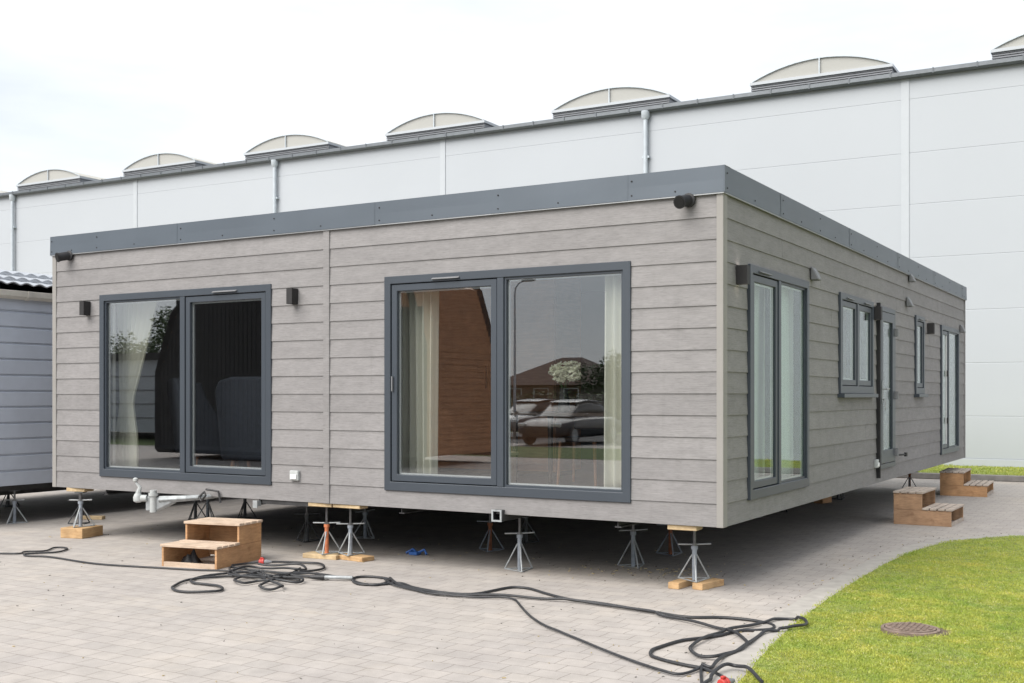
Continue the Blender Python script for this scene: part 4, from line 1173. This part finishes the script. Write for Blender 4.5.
# middle of the front
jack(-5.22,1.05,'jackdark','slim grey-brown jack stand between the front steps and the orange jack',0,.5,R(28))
jack(-4.20,.16,'orange','bright orange jack stand on a timber board under the joint of the front wall',.045,H-.04,R(24))
block(-4.21,.13,0,.40,.17,.045,R(5),'timber_y','flat timber board under the bright orange jack stand')
block(-4.18,.085,H-.04,.28,.13,.038,R(4),'timber_y','thin packing board on top of the bright orange jack','packing board','packing_board')
jack(-3.94,.21,'jack','grey jack stand on a timber board immediately right of the orange jack',.045,H-.038,R(30))
block(-3.88,.19,0,.40,.17,.045,R(-8),'timber','flat timber board under the grey jack right of the orange one')
block(-3.84,.085,H-.038,.34,.13,.036,R(-2),'timber_y','packing board on the grey jack right of the orange one','packing board','packing_board')
jack(-4.85,1.62,'jack','grey jack stand in the shade behind the grey jack next to the orange one',0,.5,R(80))
jack(-3.07,1.44,'rust','rust-red jack stand left of the square chassis rail end',0,.5,R(20))
jack(-2.13,.43,'jack','light grey jack stand on bare paving just right of the square chassis rail end',0,.5,R(38),tube_h=.33)
jack(-3.07,2.20,'jackdark','dark jack stand in the shade directly behind the one at the rail end',0,.5,R(15))
jack(-1.32,1.18,'jack','blue-grey jack stand on bare paving between the rail end and the near corner',0,.5,R(42),tube_h=.33)
jack(-1.33,2.12,'rust','brown rusty jack stand in the shade left of the near corner jack',0,.5,R(33))
jack(-.40,.40,'jack','grey jack stand on two timber blocks under the near corner of the mobile home',.055,H-.045,R(27))
block(-.49,.35,0,.10,.34,.055,R(-4),'timber','left of two timber blocks under the near corner jack')
block(-.28,.41,0,.10,.34,.055,R(-12),'timber','right of two timber blocks under the near corner jack')
block(-.37,.11,H-.045,.25,.16,.043,R(3),'timber_y','packing board above the near corner jack, just below the wall','packing board','packing_board')
# under the right long side, in the shade
jack(-1.75,5.9,'jack','grey jack stand deep in shade under the right-hand wall, nearest of its row',0,.5,R(10))
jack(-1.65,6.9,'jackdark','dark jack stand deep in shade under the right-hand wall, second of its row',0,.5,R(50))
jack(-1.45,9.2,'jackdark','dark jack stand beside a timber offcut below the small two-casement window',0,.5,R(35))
jack(-.85,13.0-1.4,'rust','dark rusty jack stand between the two sets of steps at the far end',0,.5,R(12))
block(-1.5,8.5,0,.32,.14,.09,R(80),'step','brown timber offcut lying in deep shade under the right-hand wall')
block(-9.12,1.36,0,.30,.10,.045,R(25),'timber_y','small timber offcut lying on the paving behind the left corner jack')

# ------------------------------------------------------------------ wooden steps
def steps(x,y,rz,w,d,hh,hl,dl,body,tread,label,plank=.09,nt_=4):
    a=empty('wooden_steps',(0,0,0),0,label,'steps','plywood steps around the mobile home'); T=.022; tt=.024
    prof=[(0,0),(d,0),(d,hh-tt-.002),(dl,hh-tt-.002),(dl,hl-tt-.002),(0,hl-tt-.002)]
    for x0 in (0,w-T):
        s=MB()
        s.prism([(0,0),(d,0),(d,hl-tt-.004),(0,hl-tt-.004)],x0,x0+T,lambda p,q,h:(h,p,q))
        s.prism([(dl,hl-tt-.002),(d,hl-tt-.002),(d,hh-tt-.002),(dl,hh-tt-.002)],x0,x0+T,lambda p,q,h:(h,p,q))
        s.build('side_panel',body,a,bevel=.002)
    s=MB(); s.box(T+.001,w-T-.001,d-T,d-.001,.02,hh-tt-.004); s.box(T+.001,w-T-.001,dl+.001,dl+T,hl-.07,hl-tt-.004); s.build('back_board',body,a)
    s=MB(); s.box(T+.001,w-T-.001,.001,T,.0,.045); s.build('bottom_rail',tread,a)
    for (p0,p1,z) in ((-.012,dl-.004,hl),(dl-.012,d+.006,hh)):
        n=nt_; g=.017; ww=(p1-p0-g*(n-1))/n
        for k in range(n):
            q=p0+k*(ww+g); s=MB(); s.box(-.012,w+.012,q,q+ww,z-tt,z+random.uniform(-.002,.002)); s.build('tread',tread,a,bevel=.003)
    a.location=(x,y,0); a.rotation_euler=(0,0,rz)
steps(-5.18,-1.08,R(9.6),.62,.74,.39,.21,.36,M['step'],M['tread'],'light plywood two-tread steps standing in front of the front wall by the cable heap')
steps(.724,6.11,R(88.9),.81,.69,.414,.215,.346,M['step_w'],M['tread_w'],'weathered brown two-tread steps below the glazed side door')
steps(.506,10.75,R(92.5),1.05,.71,.39,.195,.353,M['step'],M['tread_w'],'honey-coloured two-tread steps at the far corner below the last tall window')
# dark rag inside the open lower step
rg=MB(); rr=random.Random(2); n=14
vs=[];fs=[]
for j in range(n+1):
    for i in range(n+1):
        x=i/n-.5;y=j/n-.5; zz=.10*max(0,1-4*(x*x+y*y))*(1+.6*math.sin(11*x+3*y)*math.cos(9*y))+.004
        vs.append((x*.22,y*.15,zz))
for j in range(n):
    for i in range(n): p=j*(n+1)+i; fs.append((p,p+1,p+n+2,p+n+1))
rg.add(vs,fs); o=rg.build('rag',M['black'],smooth=True,fix=False); o.location=(-5.02,-.86,.002); o.rotation_euler=(0,0,.3); s=o.modifiers.new('t','SOLIDIFY'); s.thickness=.004
tag(o,'crumpled black rag inside the open lower tread of the front steps','rag')

# ------------------------------------------------------------------ cables on the ground
CABLES = {
    'feed': [(-7.575, -1.551), (-7.203, -1.359), (-7.028, -1.256), (-7.101, -1.144), (-6.975, -1.0), (-7.1, -0.795), (-7.022, -0.731), (-6.889, -0.798), (-6.789, -0.987), (-6.878, -1.134), (-6.939, -1.263), (-6.8, -1.332), (-6.55, -1.266), (-5.884, -1.34), (-5.523, -1.314), (-5.03, -1.214), (-4.678, -1.141), (-4.405, -1.037), (-4.145, -0.987), (-3.869, -1.025), (-3.639, -1.085), (-3.453, -1.101)],
    'loopA': [(-4.092, -0.887), (-4.037, -1.189), (-4.162, -1.296), (-4.247, -1.441), (-4.276, -1.646), (-4.161, -1.879), (-4.059, -1.991), (-3.928, -2.043), (-3.762, -2.006), (-3.659, -1.896), (-3.7, -1.78), (-3.83, -1.702), (-4.0, -1.684), (-4.138, -1.687), (-4.268, -1.579), (-4.318, -1.419), (-4.265, -1.192), (-4.184, -1.01), (-4.004, -0.904), (-3.714, -0.935), (-3.501, -0.94), (-3.27, -0.932)],
    'loopB': [(-3.832, -0.665), (-3.677, -1.043), (-3.569, -1.353), (-3.557, -1.465), (-3.471, -1.589), (-3.363, -1.65), (-3.292, -1.597), (-3.295, -1.503), (-3.383, -1.422), (-3.548, -1.365), (-3.694, -1.366), (-3.721, -1.52), (-3.843, -1.489), (-3.953, -1.363), (-3.936, -1.233), (-3.807, -1.119), (-3.565, -1.104), (-3.395, -1.129), (-3.36, -1.26), (-3.513, -1.29), (-3.768, -1.161), (-4.01, -0.975)],
    'loopC': [(-4.525, -0.824), (-4.532, -0.644), (-4.452, -0.567), (-4.249, -0.372), (-3.986, -0.286), (-3.789, -0.385), (-3.684, -0.53), (-3.682, -0.756), (-3.792, -0.887), (-4.071, -0.909), (-4.276, -0.926), (-4.481, -0.87), (-4.344, -1.035), (-4.06, -1.203), (-3.799, -1.204), (-3.749, -0.988), (-3.66, -0.823), (-3.449, -0.812), (-3.24, -0.818), (-3.082, -0.821)],
    'loopD': [(-4.328, -0.686), (-4.148, -0.624), (-3.937, -0.558), (-3.764, -0.661), (-3.776, -0.784), (-4.006, -0.795), (-4.231, -0.83), (-4.257, -0.998), (-4.213, -1.195), (-3.851, -1.335), (-3.69, -1.271)],
    'strandP': [(-3.063, -0.872), (-2.874, -0.975), (-2.726, -0.96), (-2.742, -0.783), (-2.824, -0.657), (-3.038, -0.636), (-3.128, -0.734), (-3.022, -0.91), (-2.872, -1.004), (-2.735, -0.948), (-2.609, -0.79), (-2.395, -0.9), (-2.174, -0.969), (-1.996, -0.986), (-1.836, -0.963), (-1.756, -0.862), (-1.725, -0.678), (-1.704, -0.552), (-1.65, -0.463), (-1.512, -0.468), (-1.301, -0.594), (-1.109, -0.695), (-0.945, -0.753), (-0.719, -0.77), (-0.343, -0.859), (-0.164, -0.9), (-0.006, -0.945), (0.122, -0.93), (0.288, -0.833), (0.45, -0.815), (0.577, -0.841), (0.688, -0.907), (0.725, -0.989), (0.724, -1.06), (0.66, -1.137), (0.577, -1.185), (0.522, -1.313), (0.492, -1.424), (0.42, -1.568), (0.33, -1.714), (0.284, -1.955), (0.278, -2.07), (0.328, -2.201), (0.414, -2.263), (0.499, -2.301), (0.613, -2.337), (0.722, -2.36), (0.803, -2.411), (0.888, -2.485), (0.969, -2.569)],
    'strandQ': [(-2.81, -0.662), (-2.563, -0.882), (-2.248, -1.007), (-1.995, -1.088), (-1.839, -1.033), (-1.614, -0.939), (-1.375, -0.872), (-1.121, -0.841), (-0.961, -0.808), (-0.689, -0.831), (-0.231, -0.93), (-0.122, -1.0), (0.074, -1.078), (0.286, -1.179), (0.423, -1.237), (0.555, -1.327), (0.677, -1.478), (0.739, -1.599), (0.763, -1.786), (0.73, -1.934), (0.704, -2.075), (0.62, -2.093), (0.536, -2.036), (0.475, -1.922), (0.449, -1.77), (0.453, -1.556), (0.473, -1.342), (0.488, -1.276), (0.544, -1.088), (0.629, -0.877), (0.663, -0.745), (0.743, -0.673), (0.841, -0.712), (0.904, -0.817), (0.91, -0.951), (0.852, -1.039), (0.781, -1.123), (0.732, -1.197), (0.732, -1.356), (0.75, -1.575), (0.756, -1.823), (0.737, -2.009), (0.758, -2.223), (0.768, -2.333), (0.708, -2.322)],
    'strandR': [(-1.97, -1.126), (-1.728, -1.058), (-1.581, -0.993), (-1.462, -0.944), (-1.351, -0.991), (-1.163, -1.224), (-0.931, -1.496), (-0.663, -1.756), (-0.479, -1.881), (-0.303, -2.0), (-0.017, -2.211), (0.272, -2.389), (0.533, -2.542), (0.658, -2.579), (0.709, -2.438), (0.713, -2.337), (0.752, -2.455), (0.904, -2.834)],
    'strandS': [(0.894, -2.84), (0.883, -2.671), (0.85, -2.496), (0.86, -2.35), (0.896, -2.297), (0.968, -2.328), (1.051, -2.416), (1.159, -2.586)],
}
CABLES['strandR'] = [(-2.84,-.70),(-2.59,-.91),(-2.25,-1.035),(-2.06,-1.10)] + CABLES['strandR'][1:]
CL={'feed':'thin black cable from the left edge with one small flat loop, passing the front steps',
'loopA':'black cable making the wide flat loop at the lower left of the cable heap',
'loopB':'black cable with the small low curl at the bottom of the cable heap',
'loopC':'black cable making the big upper loops of the heap beside the red plug',
'loopD':'black cable coiled tightest in the middle of the heap by the front steps',
'strandP':'upper black cable from the heap, arching on its way to the coils by the lawn',
'strandQ':'black cable from the heap whose loop pokes onto the edge of the lawn',
'strandR':'lower black cable that bends away early and crosses the bare paving alone',
'strandS':'short black cable arched over the red connector at the bottom edge'}
cz={'feed':0,'loopA':.006,'loopB':.022,'loopC':.012,'loopD':.034,'strandP':.0,'strandQ':.014,'strandR':.006,'strandS':.02}
for k,p in CABLES.items():
    ph=random.uniform(0,6); L_=smooth_line(p,7); base=cz[k]
    pts3=[(q.x,q.y,.0125+base*(.35+.65*(.5+.5*math.sin(.37*i+ph)))+(.016 if (q.x>.8 and q.y>-1.5) or (k=='strandS' and q.y>-2.6) else 0)) for i,q in enumerate(L_)]
    rad=.0088 if k in('feed','strandR') else .0108
    m=MB(); m.tube(pts3,rad,8); o=m.build('power_cable',M['rubber'],smooth=True,loc=(p[0][0],p[0][1],0)); tag(o,CL[k],'cable','black power cables on the paving')
def plug(x,y,rz,label,z=.035,s_=1.0):
    a=empty('power_plug',(0,0,0),0,label,'plug','red industrial plugs on the cables')
    f=lambda p,q,h:(h*s_,p*s_,q*s_)
    MB().lathe([(.028,-.06),(.033,-.055),(.035,-.01),(.031,.0)],14,(0,0,0),f).build('shroud',M['red'],a,smooth=True)
    MB().lathe([(.026,.0),(.028,.02),(.02,.06),(.013,.085)],14,(0,0,0),f).build('grip',M['ventgrey'],a,smooth=True)
    MB().lathe([(.036,-.022),(.039,-.02),(.039,-.004),(.036,-.002)],14,(0,0,0),f).build('locking_ring',M['red'],a,smooth=True)
    MB().box(-.05*s_,-.015*s_,-.012*s_,.012*s_,.033*s_,.05*s_).build('flap',M['red'],a,bevel=.003)
    a.location=(x,y,z); a.rotation_euler=(0,0,rz)
plug(-4.40,-.52,R(25),'red and grey plug on the cable heap behind the right end of the front steps',.028,.85)
plug(1.0,-2.72,R(75),'bright red connector at the bottom edge, lying on the grass under the arched cable',.04,.85)
a=empty('cable_sleeve',(-3.17,-.90,.03),0,'short pale grey cable sleeve lying at the right end of the cable heap','cable joint')
MB().tube([(-3.30,-.955,.03),(-3.07,-.855,.03)],.017,10).build('tube',M['galv'],a,smooth=True)
MB().tube([(-3.42,-1.005,.03),(-3.36,-.98,.03),(-3.30,-.955,.03)],[.015,.022,.022],10).build('dark_end',M['rubber'],a,smooth=True)
# chips of bark, sand crust and dry grass lying about
lt=MB(); rr=random.Random(21)
for i in range(520):
    if i<150: x,y=rr.gauss(-1.0,.45),rr.gauss(.95,.22)
    elif i<300: x,y=rr.uniform(-8,-.2),rr.uniform(-.2,2.5)
    elif i<420:
        k=rr.randrange(8,50); q=EDGE[k]; x,y=q.x-.2-abs(rr.gauss(0,.18)),q.y+rr.gauss(0,.1)
    else: x,y=rr.uniform(-7,.6),rr.uniform(-4.2,-.3)
    sz=rr.uniform(.004,.013)*(1 if i<300 else .8); lt.obox((x,y,.004),(sz*rr.uniform(1,2.6),sz*.7,.005),rr.uniform(0,3),0,rr.choice((0,0,1,2)) if i<300 else rr.choice((0,2,2)))
o=lt.build('ground_litter',[simple('dry_straw',(.42,.34,.19),.9),simple('dark_bark_chip',(.09,.07,.05),.9),simple('grey_grit',(.2,.19,.175),.9)]); tag(o,'scattered crumbs of straw, bark and grit on the paving','litter',kind='stuff')
# blue plastic bits under the house
a=empty('blue_strap',(-3.54,.78,0),0,'small crumpled blue plastic strap on the shaded paving under the front wall','strap')
s=MB(); s.tube([(-3.66,.76,.012),(-3.60,.80,.05),(-3.52,.76,.02),(-3.46,.80,.055),(-3.42,.78,.012)],.014,6); s.build('loop',M['blue'],a)
s=MB(); s.box(-3.60,-3.50,.72,.80,.002,.035); s.build('buckle',M['blue'],a,bevel=.005)

# ------------------------------------------------------------------ what stands behind the camera and shows in the panes
leafm=[simple('crown_leaf',(.045,.085,.02),.6,var=.5,scale=1.2),simple('crown_leaf_light',(.075,.115,.03),.6,var=.5,scale=1.2)]
bark=simple('bark',(.09,.07,.055),.9,var=.3,scale=8)
def tree(x,y,h,r,label,seed):
    a=empty('broadleaf_tree',(x,y,0),0,label,'tree','trees across the road'); rr=random.Random(seed)
    s=MB(); s.tube([(x,y,0),(x+.1,y,h*.3),(x+.05,y+.1,h*.75)],[.22,.16,.05],8); tk=s.build('trunk',bark,a,smooth=True)
    cl=[]; s=MB()
    for i in range(12):
        an=rr.uniform(0,6.28); q=rr.uniform(.3,.95)*r; c=(x+q*math.cos(an),y+q*math.sin(an),h*rr.uniform(.4,.95)); cl.append((c,r*rr.uniform(.3,.5)))
        s.tube([(x+.06,y,h*rr.uniform(.25,.5)),c],[.06,.015],5)
    s.build('limbs',bark,tk)
    s=MB()
    for c,cr in cl:
        for k in range(520):
            v=Vector((rr.gauss(0,1),rr.gauss(0,1),rr.gauss(0,1))).normalized()*cr*rr.uniform(.5,1.05)
            e=.085*rr.uniform(.7,1.5); p=Vector(c)+v
            q=Matrix.Rotation(rr.uniform(0,6),3,'Z')@Matrix.Rotation(rr.uniform(-1.2,1.2),3,'X')
            vs=[p+q@Vector(t) for t in ((-e,0,0),(0,-e*.5,0),(e,0,.02),(0,e*.5,0))]; s.add([tuple(t) for t in vs],[(0,1,2,3)],rr.random()<.4 and 1 or 0)
    s.build('crown',leafm,a,fix=False)
for i,(x,y,h,r,lb) in enumerate([(-40.6,-33.5,5.6,1.9,'tallest leafy tree across the road, behind the pale hut'),(-44.5,-34,4.6,2.0,'round leafy tree across the road, left of the tallest one'),(-24.5,-50,4.0,1.8,'low bushy tree beside the red-roofed house'),(-19,-47,4.3,1.6,'small leafy tree by the street lamp')]): tree(x,y,h,r,lb,i)
sheet('road', [(-300,-34),(300,-34),(300,-24.5),(-300,-24.5)], .004, simple('asphalt',(.06,.06,.062),.9,var=.2))
sheet('far_lawn', [(-60,-22.5),(40,-22.5),(40,-17),(-60,-17)], .006, simple('far_grass',(.07,.105,.022),.95,var=.3,scale=3))
sheet('far_verge', [(-300,-300),(300,-300),(300,-34.5),(-300,-34.5)], .004, simple('far_field',(.06,.09,.025),.95,var=.3,scale=.5))
def car(x,y,rz,paint,label):
    a=empty('parked_car',(0,0,0),0,label,'car','cars parked across from the mobile home')
    secs=[(-2.25,.72,.38,.62),(-2.15,.82,.28,.80),(-1.5,.88,.24,.92),(-.4,.9,.22,.95),(.7,.9,.22,.93),(1.5,.88,.24,.86),(2.05,.80,.28,.74),(2.25,.66,.38,.58)]
    def loft(m,secs,k=10):
        vs=[];fs=[]
        for (xx,hw,zl,zh) in secs:
            for i in range(k*2):
                t=2*math.pi*i/(2*k); c,s_=math.cos(t),math.sin(t); f=lambda v:math.copysign(abs(v)**.45,v)
                vs.append((f(c)*hw,xx,(zl+zh)/2+f(s_)*(zh-zl)/2))
        n=2*k
        for j in range(len(secs)-1):
            for i in range(n): l=(i+1)%n; fs.append((j*n+i,j*n+l,(j+1)*n+l,(j+1)*n+i))
        fs.append(tuple(range(n))[::-1]); fs.append(tuple((len(secs)-1)*n+i for i in range(n))); m.add(vs,fs)
    m=MB(); loft(m,secs); m.build('body',paint,a,smooth=True)
    m=MB(); loft(m,[(-1.75,.66,.8,.93),(-1.1,.62,.8,1.36),(-.2,.62,.8,1.45),(.45,.60,.8,1.38),(1.15,.66,.8,.93)]); gh=m.build('cabin_glass',M['carglass'],a,smooth=True)
    m=MB(); loft(m,[(-1.2,.56,1.37,1.40),(-.9,.585,1.36,1.44),(-.2,.59,1.40,1.48),(.3,.58,1.37,1.44),(.5,.55,1.36,1.39)]); m.build('roof',paint,a,smooth=True)
    for sx in (-1,1):
        for yy in (-1.35,1.35):
            m=MB(); m.lathe([(.2,-.1),(.31,-.1),(.33,-.06),(.33,.06),(.31,.1),(.2,.1)],20,(sx*.8,yy,.33),(lambda p,q,h:(h,p,q))); wh_=m.build('wheel',M['rubber'],a,smooth=True)
            m=MB(); m.lathe([(.05,.02),(.2,.03),(.21,.0),(.0,-.01)],14,(sx*.89,yy,.33),(lambda p,q,h:(h*sx,p,q))); m.build('rim',M['galv'],wh_)
        m=MB(); m.obox((sx*.62,2.06,.66),(.34,.22,.13),R(-sx*22)); m.build('headlight',M['white'],a,bevel=.03)
        m=MB(); m.obox((sx*.98,.75,.98),(.18,.1,.12)); m.build('mirror',paint,a,bevel=.03)
    m=MB(); m.box(-.42,.42,2.17,2.262,.5,.63); m.box(-.5,.5,2.15,2.255,.30,.42); m.build('grille',M['black'],a)
    m=MB(); m.box(-.42,.42,2.2,2.268,.60,.612); m.box(-.42,.42,2.2,2.268,.54,.55); m.build('grille_bar',M['galv'],a)
    a.location=(x,y,.005); a.rotation_euler=(0,0,rz)
M['carglass']=simple('tinted_car_glass',(.010,.012,.014),.2,var=.05)
cp=simple('dark_car_paint',(.022,.025,.032),.34,var=.05); cp.node_tree.nodes['Principled BSDF'].inputs['Coat Weight'].default_value=.15
cp2=simple('slate_car_paint',(.05,.06,.075),.25,var=.05)
car(-14.5,-25.2,R(2),cp,'black saloon facing the mobile home, nearer of two cars across the lawn')
car(-18.6,-30.0,R(8),cp2,'slate-blue saloon behind the black one, farther from the lawn')
lp=empty('street_lamp',(-18.6,-29.0,0),0,'tall grey street lamp with a single bent arm by the road','street lamp')
MB().tube([(-18.9,-29,0),(-18.9,-29,5.5),(-18.86,-29,5.75),(-18.72,-29,5.92),(-18.5,-29,6.0)],[.06,.035,.03,.026,.022],10).build('post',M['pipe'],lp,smooth=True)
MB().lathe([(.05,-.3),(.11,-.2),(.12,.15),(.06,.3)],12,(-18.3,-29,6.02),(lambda p,q,h:(h,p,q*.5))).build('lamp_head',M['ventgrey'],lp,smooth=True)
# timber cabin with clipped gable, facing the mobile home
tc=empty('timber_cabin',(-15.5,-13.5,0),0,'timber cabin with clipped gable corners, dark boarded front and brown planked side','cabin')
X0,X1=-19.7,-11.33
poly=[(X0,.25),(X1,.25),(X1,2.75),(X1-.45,4.2),(X1-1.6,4.8),(X0+1.9,4.8),(X0+.55,3.7),(X0,2.2)]
MB().prism(poly,-15,-12.05,lambda p,q,h:(p,h,q)).build('wall',M['oak'],tc)
m=MB(); z=.3
while z<4.15:
    dx=0 if z<2.7 else (z-2.68)/1.45*.45
    m.box(X1-dx-.02,X1-dx+.022,-14.9,-12.1,z,z+.132); z+=.145
m.build('cladding',M['oak'],tc)
e=MB(); P=poly+[poly[0]]
for yy in (-12.0,-15.02):
    for (p,q),(p2,q2) in zip(P[:-1],P[1:]): e.tube([(p,yy,q),(p2,yy,q2)],.10,4)
e.build('edge_trim',M['darkgrey'],tc)
vb=MB(); x=X0+.1
while x<X1-.15:
    zt=min(2.2+(x-X0)*2.6 if x<X0+.55 else 4.7, 4.7 if x<X1-.9 else 3.6); vb.box(x,x+.13,-12.05,-11.99,.3,zt); x+=.145
vb.build('dark_boarding',M['darkgrey'],tc)
ph=empty('pale_hut',(-31,-21,0),0,'long pale plank-sided hut with a grey eaves line, left of the timber cabin','hut')
MB().box(-40,-24.5,-26,-20,.3,2.9).build('wall',M['ware'],ph); MB().box(-40.2,-24.3,-26.2,-19.8,2.9,3.15).build('roof',M['darkgrey'],ph)
l=MB()
for z in (.8,1.3,1.8,2.3): l.box(-40,-24.5,-19.99,-19.97,z,z+.03)
l.build('plank_joint',M['ventgrey'],ph)
hs=empty('brick_house',(-32.5,-60,0),0,'low house with a hipped red-brown roof beyond the fence','house')
MB().box(-36,-29,-64,-56,0,2.3).build('wall',simple('house_render',(.17,.14,.12),.9),hs)
MB().add([(-36.5,-55.5,2.3),(-28.5,-55.5,2.3),(-28.5,-64.5,2.3),(-36.5,-64.5,2.3),(-33.3,-60,4.2),(-31.7,-60,4.2)],[(0,1,5,4),(1,2,5),(2,3,4,5),(3,0,4),(0,3,2,1)]).build('roof',simple('clay_roof',(.075,.045,.036),.9),hs)
for x in (-35.2,-33.2,-31.0):
    f=MB(); bars(MB(),0,1,0,1,.1,0,1); f.box(x,x+1.1,-55.99,-55.93,1,2.1); wf=f.build('window',M['white'],hs); MB().box(x+.07,x+1.03,-55.928,-55.92,1.07,2.03).build('pane',M['carglass'],wf)
fc=empty('mesh_fence',(-20,-41,0),0,'dark green mesh fence along the far side of the road','fence')
m=MB(); x=-46
while x<8: m.box(x,x+.06,-41.03,-40.97,0,1.7); x+=2.5
m.build('posts',M['darkgrey'],fc)
m=MB()
for z in (.15,.45,.75,1.05,1.35,1.6): m.box(-46,8,-41.0,-40.985,z,z+.03)
x=-46
while x<8: m.box(x,x+.02,-40.98,-40.965,.1,1.65); x+=.22
m.build('mesh',M['darkgrey'],fc)
hd=MB(); rr=random.Random(9)
for i in range(9000):
    p=Vector((rr.uniform(-46,8),-42+rr.uniform(-.5,.5),rr.uniform(0,1.75)+.12*rr.random())); e_=.10; q=Matrix.Rotation(rr.uniform(0,6),3,'Z')@Matrix.Rotation(rr.uniform(-1.3,1.3),3,'X')
    hd.add([tuple(p+q@Vector(t)) for t in ((-e_,0,0),(0,-e_*.6,0),(e_,0,0),(0,e_*.6,0))],[(0,1,2,3)],i%2)
o=hd.build('hedge',leafm,fix=False); tag(o,'low clipped hedge behind the mesh fence','hedge')
